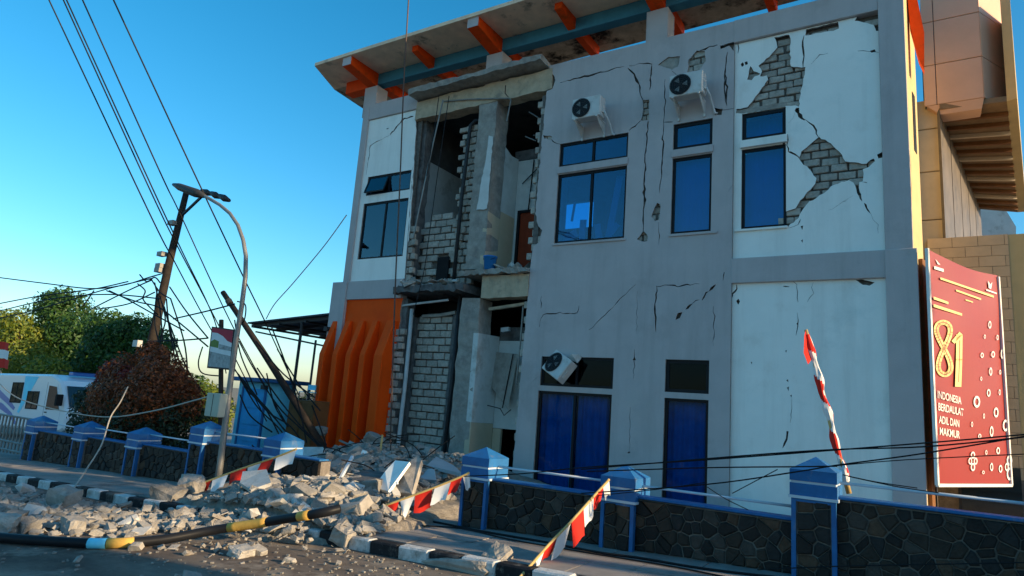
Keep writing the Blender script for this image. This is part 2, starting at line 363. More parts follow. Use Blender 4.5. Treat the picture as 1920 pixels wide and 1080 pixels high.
while x < 14:                                   # paving strips, three courses
    L = 1.0
    for j, (ya, yb) in enumerate(((-6.98, -6.43), (-6.41, -5.86), (-5.84, -5.30))):
        if x > -22 and not (-9.0 < x < -6.6):
            d = rnd.uniform(0, .008); b = MB(); xx = x+.5*(j % 2)
            b.hexa([(xx, ya, gz(xx)+.05), (xx+L-.012, ya, gz(xx+L)+.05), (xx+L-.012, yb, gz(xx+L)+.05), (xx, yb, gz(xx)+.05),
                    (xx, ya, gz(xx)+.126+d), (xx+L-.012, ya, gz(xx+L)+.126+d), (xx+L-.012, yb, gz(xx+L)+.126+d), (xx, yb, gz(xx)+.126+d)])
            b.build('paving_slab', 'pavement', pv)
    x += L
km = []
for c in ('kerb_white', 'kerb_black'):
    b = MB(); b.box(-.208, .208, -.09, .07, -.22, .135); o = b.build('kerb_stone', c, pv, bevel=.018); km.append(o.data); bpy.data.objects.remove(o)
i = 0; x = -26.0
while x < 3:
    if not (-5.95 < x < -5.6):
        o = link('kerb_stone', km[i % 2], pv); o.location = (x, -7.08+rnd.uniform(-.012, .012), gz(x)+rnd.uniform(-.006, .006)); o.rotation_euler = (0, -SL, rnd.uniform(-.02, .02))
    x += .425; i += 1

# ================================================================== DAMAGED BUILDING
B = empty('damaged_building', 'two storey grey and white building with a collapsed bay and cracked plaster', 'building')
Zb = zoomf(1180, 0, 2.25); Zb6 = zoomf(1180, 0, 2.25, .06); Z6 = zoomf(980, 120, 2.743); Z1 = zoomf(960, 480, 2.25); Z16 = zoomf(960, 480, 2.25, .06)
W1 = (-7.24, -5.48); W2 = (-4.43, -3.58); W3 = (-2.99, -2.14)
ZU0, ZU1, ZL0, ZL1 = 7.30, 7.89, 5.40, 7.10
V0, V1, D0, D1 = 2.08, 2.74, -.40, 1.96
def near(poly, grow):
    cx = [a for a, b in poly]; 
    def t(p): return any(inside((p[0]+dx, p[1]+dz), poly) for dx in (-.14, 0, .14) for dz in (-.07, 0, .07))
    return t
# --- grey section
left3 = [fz(a, b) for a, b in ((1029, 123), (1041, 150), (1036, 166), (1023, 172), (1021, 200), (1018, 250), (1010, 262), (1013, 300), (1004, 330), (1007, 352), (1002, 385), (1006, 415), (1016, 432), (1012, 452), (1000, 463), (996, 488), (990, 520), (985, 560), (982, 620), (975, 700), (968, 800), (960, 872))]
outer3 = jagpoly(left3, .02, .1, 4)[:-3]
outer3 = [(-3.15, -.6), (-3.15, 10.04), (-7.80, 10.06)]+[p for p in outer3 if p[0] < -7.3]+[(-7.96, -.6)]
op3 = [rect(W1[0], W1[1], ZU0, ZU1), rect(W1[0], W1[1], ZL0, ZL1), rect(W2[0], W2[1], ZU0, ZU1), rect(W2[0], W2[1], ZL0, ZL1),
       rect(-7.37, -5.59, V0, V1), rect(-7.40, -5.60, D0, D1), rect(-4.45, -3.56, V0, V1), rect(-4.45, -3.56, D0, D1)]
dmg3 = [Z6([(615, 185), (650, 183), (648, 290), (608, 290), (620, 240)]), Z6([(588, 902), (605, 880), (620, 858), (645, 885), (640, 910), (610, 912)]),
        Z6([(690, 715), (708, 720), (703, 800), (680, 808), (663, 785), (672, 755)]), Z6([(980, 225), (1030, 230), (1022, 262), (990, 262)]),
        Z6([(105, 365), (150, 372), (150, 388), (110, 384)]),
        Zb([(120, 275), (165, 240), (215, 237), (205, 280), (180, 295), (160, 288)]), Zb([(285, 213), (318, 215), (322, 258), (295, 295), (245, 305), (250, 252)]),
        Zb([(383, 192), (444, 175), (441, 216), (420, 192), (385, 207)]),
        Z1([(690, 270), (700, 240), (718, 236), (708, 262)]), Z1([(732, 226), (748, 205), (762, 200), (745, 222)]), Z1([(830, 150), (838, 132), (862, 118), (846, 142)]),
        Z1([(508, 440), (516, 424), (523, 440)]), Z1([(486, 832), (494, 822), (500, 832)])]
dmg3 = [jagpoly(p, .012, .06, i) for i, p in enumerate(dmg3)]
cr3 = [(Z6([(195, 95), (300, 70), (420, 40), (520, 12)]), .035), (Z6([(540, 20), (570, 50), (590, 85), (605, 140), (618, 184)]), .045), (Z6([(646, 292), (635, 400), (630, 490)]), .04),
       (Z6([(632, 480), (627, 600), (625, 700), (622, 800), (620, 858)]), .055), (Z6([(608, 292), (575, 320), (548, 342)]), .03), (Z6([(660, 15), (657, 70), (655, 130)]), .03),
       (Z6([(732, 80), (733, 170), (730, 250), (724, 300)]), .035), (Z6([(724, 300), (772, 298)]), .03), (Z6([(722, 300), (720, 420), (712, 600), (705, 665)]), .03), (Z6([(703, 810), (700, 930)]), .018),
       (Z6([(1040, 30), (1050, 120), (1050, 215)]), .03), (Z6([(1020, 240), (1084, 228)]), .025), (Z6([(140, 385), (192, 412)]), .02),
       (Zb([(300, 210), (340, 198), (372, 189)]), .045), (Zb([(0, 280), (60, 266), (92, 270), (85, 380)]), .028), (Zb([(412, 220), (402, 300), (400, 340), (410, 440)]), .03), (Zb([(215, 330), (180, 300)]), .02),
       (Z1([(605, 322), (606, 200), (610, 125)]), .032), (Z1([(610, 125), (700, 126), (792, 118)]), .022), (Z1([(800, 182), (815, 165), (830, 150)]), .03), (Z1([(762, 198), (790, 185)]), .02), (Z1([(325, 312), (420, 220), (522, 120)]), .016),
       (Z1([(112, 300), (130, 245), (200, 240), (275, 241), (282, 210)]), .022), (Z1([(122, 165), (122, 222)]), .022), (Z1([(530, 150), (524, 330)]), .010), (Z1([(520, 390), (512, 520)]), .014), (Z1([(500, 640), (494, 820)]), .010),
       (Z1([(895, 65), (890, 105)]), .02), (Z1([(853, 215), (850, 380)]), .014), (Z1([(78, 540), (108, 510)]), .012), (Z6([(1055, 655), (1095, 610)]), .012)]
cr3 = [crack(p, w*1.15, seed=i) for i, (p, w) in enumerate(cr3)]
w_s3 = plate('wall_plaster', outer3, op3+dmg3+cr3, 0, .045, 'grey_plaster', B)
plate('wall_core', [(-3.15, -.6), (-3.15, 10.03), (-7.72, 10.03), (-7.72, -.6)], op3, .09, .22, 'mortar', B)
for i in (0, 1, 2, 4, 5, 6):
    p = dmg3[i]; x0 = min(a for a, b in p)-.2; x1 = max(a for a, b in p)+.2; z0 = min(b for a, b in p)-.15; z1 = max(b for a, b in p)+.15
    bricks(w_s3, near(p, .1), x0, x1, z0, z1, .10, BRS, .315, .16, .014, seed=i)
plate('concrete_patch', jagpoly([(a, b) for a, b in dmg3[5]], .0), [], .03, .05, 'concrete', B)
# --- white section (recessed 6 cm)
top4 = lambda x: 9.50
outer4 = [(-3.15, 4.79), (-.48, 4.79), (-.48, 9.52), (-3.15, 9.52)]
hA = Zb6([(612, 158), (675, 146), (680, 165), (678, 215), (682, 280), (742, 283), (735, 330), (722, 385), (716, 450), (700, 445), (660, 447), (655, 457), (560, 468), (480, 480), (450, 477), (453, 460), (498, 452), (525, 420), (560, 370), (585, 335), (580, 318), (552, 322), (560, 300), (545, 278), (590, 240), (625, 200), (622, 180)])
hB = Zb6([(800, 577), (850, 605), (885, 640), (912, 680), (950, 685), (1000, 690), (1030, 668), (1036, 680), (1010, 705), (985, 715), (985, 765), (970, 770), (968, 790), (982, 850), (960, 815), (945, 770), (925, 760), (880, 775), (850, 785), (820, 815), (790, 835), (760, 850), (735, 880), (715, 920), (680, 945), (668, 958), (655, 945), (655, 895), (700, 880), (715, 855), (750, 810), (785, 775), (790, 750), (770, 725), (735, 695), (715, 668), (725, 640), (760, 610)])
hC = [Zb6([(742, 150), (745, 125), (880, 92), (885, 120), (860, 130), (800, 140)]), Zb6([(950, 88), (960, 72), (1054, 48), (1056, 130), (1042, 130), (1030, 105), (990, 95)]), Zb6([(497, 335), (512, 278), (525, 300), (553, 312), (528, 322), (516, 338)]),
      Zb6([(1046, 652), (1070, 640), (1068, 664), (1050, 668)]), Zb6([(470, 270), (480, 262), (485, 275), (474, 282)]), Zb6([(486, 262), (497, 258), (500, 270), (490, 275)]), Zb6([(1015, 215), (1035, 208), (1040, 218), (1022, 222)]), Zb6([(990, 855), (1000, 862), (1020, 905), (1003, 888)]),
      Zb6([(723, 955), (733, 952), (730, 970)]), Zb6([(725, 1015), (732, 1010), (731, 1024)]), Zb6([(898, 853), (925, 838), (910, 850)])]
cr4 = [(Zb6([(714, 452), (706, 466), (722, 490), (740, 506)]), .09), (Zb6([(738, 504), (760, 516), (785, 550), (798, 578)]), .035), (Zb6([(735, 152), (734, 220), (733, 284)]), .045), (Zb6([(663, 565), (667, 610), (668, 636), (700, 652), (718, 668)]), .035),
       (Zb6([(462, 188), (458, 225)]), .025), (Zb6([(765, 268), (800, 235), (838, 224)]), .014), (Zb6([(968, 216), (1015, 214), (1062, 222)]), .014), (Zb6([(700, 475), (670, 520)]), .01), (Zb6([(985, 765), (1003, 772)]), .015), (Zb6([(672, 960), (715, 950), (722, 925)]), .022),
       (Zb6([(1020, 905), (1045, 950), (1050, 985)]), .010), (Zb6([(840, 890), (900, 852), (945, 825)]), .009), (Zb6([(655, 575), (650, 625)]), .04)]
holes4 = [jagpoly(hA, .014, .06, 1), jagpoly(hB, .014, .06, 2)]+[jagpoly(h, .01, .06, i+5) for i, h in enumerate(hC)]+[crack(p, w, seed=i+60) for i, (p, w) in enumerate(cr4)]
op4 = [rect(W3[0], W3[1], ZU0, ZU1), rect(W3[0], W3[1], ZL0, ZL1)]
p4 = plate('white_panel', outer4, op4+holes4, .06, .105, 'white_plaster', B)
plate('wall_core', [(-3.15, 4.7), (-.48, 4.7), (-.48, 9.6), (-3.15, 9.6)], op4, .165, .28, 'mortar', B)
for h in (hA, hB): bricks(p4, near(h, .1), -3.1, -.45, 4.8, 9.5, .165, BRS, .315, .16, .014, seed=11)
for h in hC[:4]: bricks(p4, near(h, .1), -3.1, -.45, 4.8, 9.5, .165, BRS, .315, .16, seed=12)
MB().box(W3[0]-.14, W3[1]+.02, .09, .2, ZU1+.012, ZU1+.12).build('lintel', 'concrete', B)
# lower white panel
lp = [Z16([(1448, 100), (1475, 98), (1530, 112), (1508, 125), (1480, 122)]), Z16([(946, 190), (955, 180), (962, 192), (954, 206)]), Z16([(1140, 812), (1146, 790), (1155, 770), (1158, 738), (1167, 740), (1162, 775), (1150, 800)]),
      Z16([(1157, 525), (1164, 520), (1166, 532)]), Z16([(1160, 555), (1168, 550), (1167, 570)]), Z16([(1173, 588), (1180, 585), (1179, 598)]), Z16([(1007, 448), (1013, 446), (1012, 458)]), Z16([(1200, 285), (1207, 278), (1205, 292)]), Z16([(1153, 400), (1160, 396), (1157, 408)])]
lc = [(Z16([(950, 120), (940, 150), (928, 170), (926, 188)]), .04), (Z16([(1176, 706), (1180, 600)]), .01), (Z16([(1190, 110), (1205, 130), (1207, 195)]), .02), (Z16([(1268, 108), (1268, 155), (1245, 195)]), .012), (Z16([(1206, 235), (1198, 335)]), .014), (Z16([(1140, 130), (1170, 130)]), .02)]
plate('white_panel', rect(-3.15, -.48, -.6, 4.29), [jagpoly(p, .006, .05, i) for i, p in enumerate(lp)]+[crack(p, w, seed=i+90) for i, (p, w) in enumerate(lc)], .06, .105, 'white_plaster', B)
plate('wall_core', rect(-3.15, -.48, -.6, 4.35), [], .14, .26, 'mortar', B)
MB().box(-3.16, -.475, -.012, .2, 4.285, 4.79).build('floor_band', 'grey_plaster', B, bevel=.008)
MB().box(-3.16, -.475, -.012, .25, 9.53, 10.05).build('parapet_band', 'grey_plaster', B, bevel=.008)
MB().box(-.475, -.05, -.03, .3, 4.75, 10.6).build('corner_column', 'grey_plaster', B, bevel=.008)
MB().box(-.485, .005, -.06, .3, -.6, 4.78).build('corner_column', 'grey_plaster', B, bevel=.008)
MB().box(-7.72, -3.16, .23, .4, 9.6, 10.03).build('parapet_back', 'grey_plaster', B)
# side wall facing the sun
def diag(name, m, a, c, z0, z1, th=.2, off=0.0):
    d = Vector((c[0]-a[0], c[1]-a[1], 0)).normalized(); n_ = Vector((d.y, -d.x, 0)); a = Vector((*a, 0))+n_*off; c = Vector((*c, 0))+n_*off; bk_ = -n_*th
    return MB().hexa([a+Vector((0, 0, z0)), c+Vector((0, 0, z0)), c+bk_+Vector((0, 0, z0)), a+bk_+Vector((0, 0, z0)), a+Vector((0, 0, z1)), c+Vector((0, 0, z1)), c+bk_+Vector((0, 0, z1)), a+bk_+Vector((0, 0, z1))]).build(name, m, B)
ya, yc = (-.052, .305), (.10, 1.25)
diag('side_wall', 'yellow_wall', ya, yc, 4.79, 10.7); diag('side_wall', 'yellow_wall', (.0, .305), (.10, 1.25), -.5, 4.78)
MB().box(-.30, .02, 1.8, 9, -.5, 10.0).build('side_wall', 'yellow_wall', B)
diag('side_window', 'frame_black', (.02, .76), (.058, 1.0), 6.9, 8.1, .03, .012)
diag('side_pilaster', 'wood_brown', (.03, .45), (.075, .62), -.2, 4.7, .06, .05)
b = MB(); P_ = [(1700, -20), (1716, -20), (1733, 62), (1733, 132), (1723, 112), (1706, 48)]
b.prism([fz(a_, b_, .62) for a_, b_ in P_], 'y', .60, .80); b.build('side_beam', 'orange_beam', B)
# --- left section
outer1 = [(-13.9, 4.76), (-13.9, 9.72)]+[p for p in jagpoly([(-12.02, 9.72), (-11.95, 8.5), (-11.86, 7.0), (-11.83, 6.0), (-11.80, 4.76)], .02, .12, 3)][:-12]+[(-11.82, 4.76)]
Z2 = zoomf(560, 0, 3.0)
c1 = [(Z2([(372, 985), (388, 905), (395, 820), (450, 785), (510, 755)]), .03), (Z2([(508, 757), (540, 715), (590, 665), (640, 652)]), .075), (Z2([(490, 720), (502, 718)]), .04)]
opl = [rect(-13.66, -11.98, 7.32, 7.90), rect(-13.70, -11.98, 5.40, 7.08)]
plate('white_panel', outer1, opl+[crack(p, w, seed=i+120) for i, (p, w) in enumerate(c1)], .04, .085, 'white_plaster', B)
plate('wall_core', rect(-13.9, -11.9, 4.7, 9.75), opl, .12, .24, 'mortar', B)
MB().box(-14.12, -13.88, -.02, .3, 4.72, 10.15).build('end_column', 'grey_plaster', B, bevel=.008)
MB().box(-14.5, -13.92, -.05, .3, -.8, 4.74).build('end_column', 'grey_plaster', B, bevel=.008)
MB().box(-13.88, -11.98, -.012, .25, 9.73, 10.22).build('parapet_band', 'grey_plaster', B, bevel=.008)
MB().box(-13.92, -11.84, -.012, .25, 4.22, 4.75).build('floor_band', 'grey_plaster', B, bevel=.008)
plate('orange_panel', [(-13.92, -.6), (-13.92, 4.215), (-11.80, 4.215)]+jagpoly([(-11.83, 4.1), (-11.86, 3), (-11.95, 2.4), (-11.84, 1.6), (-11.9, .6), (-11.8, -.6)], .025, .14, 8)[:30], [], .05, .2, 'orange', B)
for k in range(5):                                # orange fins
    xk = -14.30+k*.52; prof = [(.04, 3.60), (-.05, 3.60), (-.40, 2.62), (-.40, -.6), (.04, -.6)]
    MB().prism(prof, 'x', xk, xk+(.19 if k < 4 else .30)).build('fin', 'orange', B, bevel=.01)
MB().box(-14.5, -14.36, -.18, -.04, 3.3, 3.42).build('floodlight', 'dark_metal', B)

def window(x0, x1, z0, z1, n, y, glass='glass_blue', fw_=.055, label=None, tilt=False, yb=.06):
    b = MB(); b.box(x0, x0+fw_, y, y+yb, z0, z1); b.box(x1-fw_, x1, y, y+yb, z0, z1)
    b.box(x0+fw_, x1-fw_, y, y+yb, z0, z0+fw_); b.box(x0+fw_, x1-fw_, y, y+yb, z1-fw_, z1)
    w = (x1-x0)/n
    for i in range(1, n): b.box(x0+i*w-fw_*.45, x0+i*w+fw_*.45, y-.004, y+yb, z0+fw_, z1-fw_)
    o = b.build('window', 'frame_black', B)
    if label: o['label'] = label
    for i in range(n):
        a, c = x0+i*w+fw_*.9, x0+(i+1)*w-fw_*.9
        if tilt and i == 0:
            q = [(a, y, z1-fw_), (c, y, z1-fw_), (c, y-.16, z0+fw_), (a, y-.16, z0+fw_)]
            mb = MB(); mb.hexa([q[3], q[2], Vector(q[2])+Vector((0, .006, .003)), Vector(q[3])+Vector((0, .006, .003)), q[0], q[1], Vector(q[1])+Vector((0, .006, .003)), Vector(q[0])+Vector((0, .006, .003))])
            mb.build('pane', glass, o)
            mb = MB(); mb.bar(q[0], q[3], .04, .03); mb.bar(q[1], q[2], .04, .03); mb.bar(q[3], q[2], .04, .03); mb.build('sash', 'frame_black', o)
        else: MB().box(a-.005, c+.005, y+.02, y+.026, z0+fw_-.004, z1-fw_+.004).build('pane', glass, o)
    return o
window(*W1, ZU0, ZU1, 2, .05); window(*W1, ZL0, ZL1, 2, .05)
window(*W2, ZU0, ZU1, 1, .05, fw_=.07); window(*W2, ZL0, ZL1, 1, .05)
window(*W3, ZU0, ZU1, 1, .10, fw_=.07); window(*W3, ZL0, ZL1, 1, .10)
window(-13.66, -11.98, 7.32, 7.90, 2, .08, tilt=True, label='transom window with its left sash tilted open'); window(-13.70, -11.98, 5.40, 7.08, 2, .08)
window(-7.37, -5.59, V0, V1, 2, .05, 'glass_dark'); window(-4.45, -3.56, V0, V1, 1, .05, 'glass_dark', .07)
window(-7.40, -5.60, D0, D1, 2, .05, 'glass_curtained', .06); window(-4.45, -3.56, D0, D1, 1, .05, 'glass_curtained', .06)
# sills / transom ledges
for (a, b2) in (W1, W2): MB().box(a-.02, b2+.02, -.035, -.002, ZL1+.02, ZU0-.02).build('window_ledge', 'grey_plaster', B, bevel=.006)
MB().box(W3[0]-.03, W3[1]+.03, -.01, .058, ZL1+.02, ZU0-.02).build('window_ledge', 'white_plaster', B, bevel=.006)
for (a, b2) in ((W1[0], W1[1]), (W2[0], W2[1]+.1)): MB().box(a-.03, b2+.04, -.03, -.002, ZL0-.06, ZL0-.005).build('window_sill', 'grey_plaster', B, bevel=.006)
MB().box(W3[0]-.12, W3[1]+.03, .015, .058, ZL0-.05, ZL0-.005).build('window_sill', 'white_plaster', B, bevel=.006)
# curtains and blinds behind the panes; one narrow sheet imitates a sky reflection
def curtain(x0, x1, z0, z1, y, m, amp=.03, per=.16, seed=0, name='curtain'):
    rnd = random.Random(seed); n = max(8, int((x1-x0)/.018)); V = []; F = []
    ph = rnd.random()*6
    for i in range(n+1):
        x = x0+(x1-x0)*i/n; d = amp*(math.sin(x/per*6.28+ph)+.5*math.sin(x/per*2.9+ph*2))
        V += [(x, y+d, z0), (x+rnd.uniform(-.004, .004), y+d*.5, z1)]
    for i in range(n): F.append((2*i, 2*i+2, 2*i+3, 2*i+1))
    me = bpy.data.meshes.new(name); me.from_pydata(V, [], F); me.materials.append(M[m])
    for p in me.polygons: p.use_smooth = True
    return link(name, me, B)
curtain(-7.4, -6.56, D0, D1, .22, 'curtain', .05, .21, 1); curtain(-6.48, -5.75, D0, D1, .22, 'curtain', .05, .17, 2)
curtain(-4.42, -3.58, D0, D1, .22, 'curtain', .05, .19, 3)
curtain(W2[0], W2[1], ZL0, ZL1, .26, 'blind', .004, .09, 4, 'blind'); curtain(W3[0], W3[1], ZL0, ZL1, .33, 'blind', .004, .09, 5, 'blind')
curtain(W2[0], W2[1], ZU0, ZU1, .5, 'blind', .004, .09, 6, 'blind'); curtain(W3[0], W3[1], ZU0, ZU1, .5, 'blind', .004, .09, 7, 'blind')
curtain(-12.80, -12.44, 5.5, 7.04, .15, 'sky_reflect_sheet', .004, .2, 8); curtain(-13.7, -12.86, 5.4, 7.08, .26, 'pale_blind', .006, .2, 9); curtain(-12.4, -12.0, 5.4, 7.08, .26, 'blind', .01, .2, 10); curtain(-13.0, -12.0, 7.32, 7.9, .3, 'blind', .006, .2, 11)  # first narrow sheet paints the sky reflection of the left window
# shell: floors, ceilings, back wall
bk = [rect(-12.4, -10.5, 8.55, 9.62)]
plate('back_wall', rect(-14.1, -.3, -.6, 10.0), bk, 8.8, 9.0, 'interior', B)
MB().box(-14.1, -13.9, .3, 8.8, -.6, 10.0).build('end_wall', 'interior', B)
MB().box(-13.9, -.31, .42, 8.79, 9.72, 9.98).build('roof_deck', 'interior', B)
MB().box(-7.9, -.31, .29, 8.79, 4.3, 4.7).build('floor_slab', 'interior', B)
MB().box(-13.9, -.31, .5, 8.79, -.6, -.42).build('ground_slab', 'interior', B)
MB().box(-7.85, -7.72, .23, 1.42, -.4, 9.7).build('partition', 'room_white', B)
MB().box(-7.85, -7.72, 1.42, 8.7, -.4, 4.3).build('partition', 'room_white', B)
MB().box(-5.3, -5.15, .35, 6, 4.7, 9.6).build('partition', 'room_white', B)
MB().box(-3.4, -3.2, .35, 8, -.4, 9.6).build('partition', 'room_white', B)
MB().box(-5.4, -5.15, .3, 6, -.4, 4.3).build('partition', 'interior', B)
for a_, c_, w_ in (((1141, 445), (1163, 330), .16), ((1091, 452), (1094, 412), .16), ((1124, 452), (1120, 420), .16), ((1058, 452), (1082, 436), .2), ((1060, 440), (1070, 452), .2), ((1146, 438), (1158, 420), .14), ((1048, 400), (1050, 380), .05), ((1072, 415), (1078, 380), .05)):
    b = MB(); b.bar(at(*a_, .45), at(*c_, .40), w_, .03, (0, 1, 0)); b.build('fallen_lath', 'print_white', B)

# ------------------------------------------------------------------ collapsed bay
# top slab remnant, beam, columns
def rough_box(name, x0, x1, y0, y1, z0, z1, m, parent, n=8, amp=.04, seed=1, tilt=0.0):
    rnd = random.Random(seed); bm = bmesh.new(); bmesh.ops.create_cube(bm, size=1)
    L = [x1-x0, y1-y0, z1-z0]; cuts = max(range(3), key=lambda i: L[i])
    es = [e for e in bm.edges if abs((e.verts[0].co-e.verts[1].co)[cuts]) > .5]
    bmesh.ops.subdivide_edges(bm, edges=es, cuts=n, use_grid_fill=True)
    for v in bm.verts:
        v.co = Vector(((v.co.x+.5)*L[0]+x0, (v.co.y+.5)*L[1]+y0, (v.co.z+.5)*L[2]+z0))
        v.co += Vector([rnd.uniform(-amp, amp) for _ in range(3)]); v.co.z += tilt*(v.co.x-x0)
    me = bpy.data.meshes.new(name); bm.to_mesh(me); bm.free(); me.materials.append(M[m]); return link(name, me, parent)
rough_box('top_slab', -12.02, -7.72, -.42, .4, 9.98, 10.12, 'concrete', B, 26, .025, 2, .012)
rough_box('top_beam', -12.0, -7.58, -.02, .35, 9.38, 9.93, 'beam_tan', B, 20, .02, 3, .006)
rough_box('bay_column', -9.77, -9.2, .0, .55, 4.9, 9.45, 'concrete', B, 22, .016, 4)
rough_box('bay_column', -9.80, -9.22, .0, .55, -.6, 4.15, 'concrete', B, 22, .018, 5)
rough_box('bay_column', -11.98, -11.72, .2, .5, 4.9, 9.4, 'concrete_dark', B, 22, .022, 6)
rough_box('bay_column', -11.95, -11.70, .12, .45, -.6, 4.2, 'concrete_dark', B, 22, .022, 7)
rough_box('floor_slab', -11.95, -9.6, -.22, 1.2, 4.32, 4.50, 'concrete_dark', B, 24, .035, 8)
rough_box('floor_slab', -9.78, -7.84, -.16, 1.5, 4.72, 4.84, 'concrete', B, 18, .03, 9)
rough_box('floor_beam', -9.20, -7.86, -.02, .32, 4.14, 4.70, 'beam_tan', B, 12, .015, 10)
MB().box(-13.9, -7.86, 1.22, 8.7, 4.34, 4.66).build('floor_slab', 'interior', B)
# upper left room
MB().box(-12.12, -12.0, .62, 2.6, 4.7, 8.42).build('room_wall', 'room_white', B)
MB().box(-12.12, -12.0, .5, 2.6, 8.43, 9.7).build('room_wall', 'interior', B)
MB().box(-12.1, -10.1, 2.62, 2.76, 4.7, 8.9).build('room_wall', 'interior', B)
wl = MB(); wl.box(-11.72, -10.45, .52, .60, 4.5, 6.1); wl = wl.build('brick_wall', 'mortar', B)
def ul_test(p): return p[1] < 6.45+.18*math.sin(p[0]*5)+.1 and not (-11.05 < p[0] < -10.5 and p[1] < 5.42)
bricks(wl, ul_test, -11.62, -10.5, 4.5, 6.6, .47, seed=21)
MB().box(-11.0, -10.62, .36, .44, 4.52, 5.38).build('hole_shade_block', 'void_shade_paint', B)  # solid near-black block painted as the shade inside a gap in the bricks
pb = MB(); pb.box(-10.42, -10.12, .50, 2.4, 4.6, 8.7); pb = pb.build('brick_pier', 'mortar', B)
bricks(pb, lambda p: (p[1] < 9.0 and (p[0] > -10.45 or math.sin(p[1]*7.3) > -.35)), -10.52, -10.0, 4.6, 9.05, .43, BRH+BRS[:1], .20, .195, .02, seed=22)
MB().tube([(-10.28, .22, 4.6), (-10.26, .22, 7), (-10.2, .24, 9.0), (-10.1, .3, 9.15), (-9.9, .4, 9.15)], .05, 8).build('drain_pipe', 'dark_metal', B, True)
# upper right room
rw = MB(); rw.prism([(.56, 4.8), (1.25, 4.8), (1.25, 8.25), (.9, 8.22), (.56, 8.35)], 'x', -9.34, -9.21); rw.build('room_wall', 'room_white', B)
MB().box(-9.33, -9.2, .0, .56, 4.85, 6.42).build('tile_skirting', 'tan_wall', B)
MB().box(-9.208, -9.195, .57, 1.24, 4.85, 6.55).build('tile_skirting', 'tan_wall', B)
plate('plaster_flake', jagpoly([(-9.55, 6.45), (-9.22, 6.45), (-9.22, 8.4), (-9.36, 8.45), (-9.42, 7.6), (-9.5, 7.0)], .02, .1, 3), [], -.035, -.015, 'room_white', B)
plate('room_wall', rect(-9.34, -7.86, 4.8, 8.2), [rect(-9.12, -8.3, 4.85, 6.78)], 1.27, 1.38, 'room_white', B)
MB().box(-9.34, -7.86, 1.27, 1.40, 8.22, 8.5).build('room_wall', 'concrete_dark', B)
dr = MB(); dr.box(-9.04, -8.34, 1.30, 1.34, 4.86, 6.70); dr = dr.build('door', 'door_brown', B)
b = MB(); b.box(-9.12, -9.045, 1.25, 1.36, 4.85, 6.77); b.box(-8.335, -8.28, 1.25, 1.36, 4.85, 6.77); b.box(-9.045, -8.335, 1.25, 1.36, 6.705, 6.77); b.build('door_frame', 'frame_black', dr)
b = MB(); b.tube([(-8.75, 1.2, 6.75), (-8.68, 1.2, 8.15)], .018); b.tube([(-9.0, 1.2, 7.5), (-8.3, 1.2, 8.1)], .015); b.build('loose_conduit', 'wire', B)
# right broken jamb with bricks showing
def jag_x(z): return -7.80-.07*math.sin(z*3.1)-.04*math.sin(z*9)
jm = MB(); jm.box(-7.86, -7.72, .05, .088, -.5, 9.3); jm = jm.build('broken_jamb', 'mortar', B)
bricks(jm, lambda p: p[1] < 9.2, -7.92, -7.8, -.4, 9.2, .13, BRH, .2, .195, .025, seed=23)
jm = MB(); jm.box(-11.96, -11.82, .10, .14, 4.6, 9.4); jm = jm.build('broken_jamb', 'mortar', B)
bricks(jm, lambda p: p[1] < 6.3, -11.86, -11.75, 4.5, 6.4, .12, BRH, .2, .195, .02, seed=24)
# lower left: block infill
lw = MB(); lw.box(-11.95, -9.8, .60, .7, -.6, 3.75); lw = lw.build('brick_wall', 'mortar', B)
bricks(lw, lambda p: p[0] < -10.3 or p[0] > -10.12, -11.55, -9.85, -.5, 3.75, .55, seed=25, jit=.010)
jl = MB(); jl.box(-11.98, -11.74, .12, .2, -.6, 3.3); jl = jl.build('broken_jamb', 'mortar', B)
bricks(jl, lambda p: p[0] > -12.02+.12*math.sin(p[1]*2.2), -12.02, -11.72, -.5, 3.35, .08, BRH+BRS[:1], .21, .195, .02, seed=26)
rough_box('stiffener', -10.34, -10.14, .42, .60, -.5, 3.9, 'concrete_dark', B, 20, .012, 12)
rough_box('stiffener', -11.72, -11.58, .40, .58, -.5, 3.75, 'concrete_dark', B, 20, .012, 13)
MB().tube([(-11.60, .22, 3.95), (-11.56, .2, 2), (-11.52, .12, .1), (-11.51, .1, -.3)], .055, 10).build('drain_pipe', 'pvc', B, True)
MB().tube([(-10.08, .30, 4.45), (-10.09, .28, 2), (-10.12, .25, -.3)], .05, 8).build('drain_pipe', 'dark_metal', B, True)
MB().tube([(-11.9, .1, 4.02), (-11, .05, 4.08), (-10.3, .1, 4.14)], .03, 6).build('bent_conduit', 'pvc', B)
MB().tube([(-11.4, .45, 3.78), (-10.8, .45, 3.80), (-10.25, .4, 3.86)], .05, 6).build('bent_conduit', 'concrete', B)
MB().box(-11.95, -9.8, 1.3, 1.4, 3.6, 4.3).build('room_wall', 'void_shade_paint', B)
# lower right room
MB().prism([(.0, 1.12), (.95, 1.10), (.95, 3.30), (.0, 3.27)], 'x', -9.34, -9.19).build('room_wall', 'room_white', B)
MB().prism([(.0, -.6), (.95, -.6), (.95, 1.095), (.0, 1.115)], 'x', -9.34, -9.19).build('tile_skirting', 'tan_wall', B)
MB().box(-9.2, -7.87, .97, 1.05, 1.0, 3.2).build('room_wall', 'room_white', B)
MB().box(-9.2, -7.87, .97, 1.05, 3.21, 3.55).build('room_wall', 'concrete_dark', B)
MB().box(-9.19, -8.95, .96, 1.04, -.6, .99).build('room_wall', 'tan_wall', B)
MB().box(-13, -7.87, 4.2, 4.3, -.6, 4.2).build('room_wall', 'void_shade_paint', B)
hp = MB()
hp.hexa([at(914, 715, .78), at(952, 768, .6), at(952, 768, .64), at(914, 715, .82), at(931, 660, .85), at(972, 664, .7), at(972, 664, .74), at(931, 660, .89)])
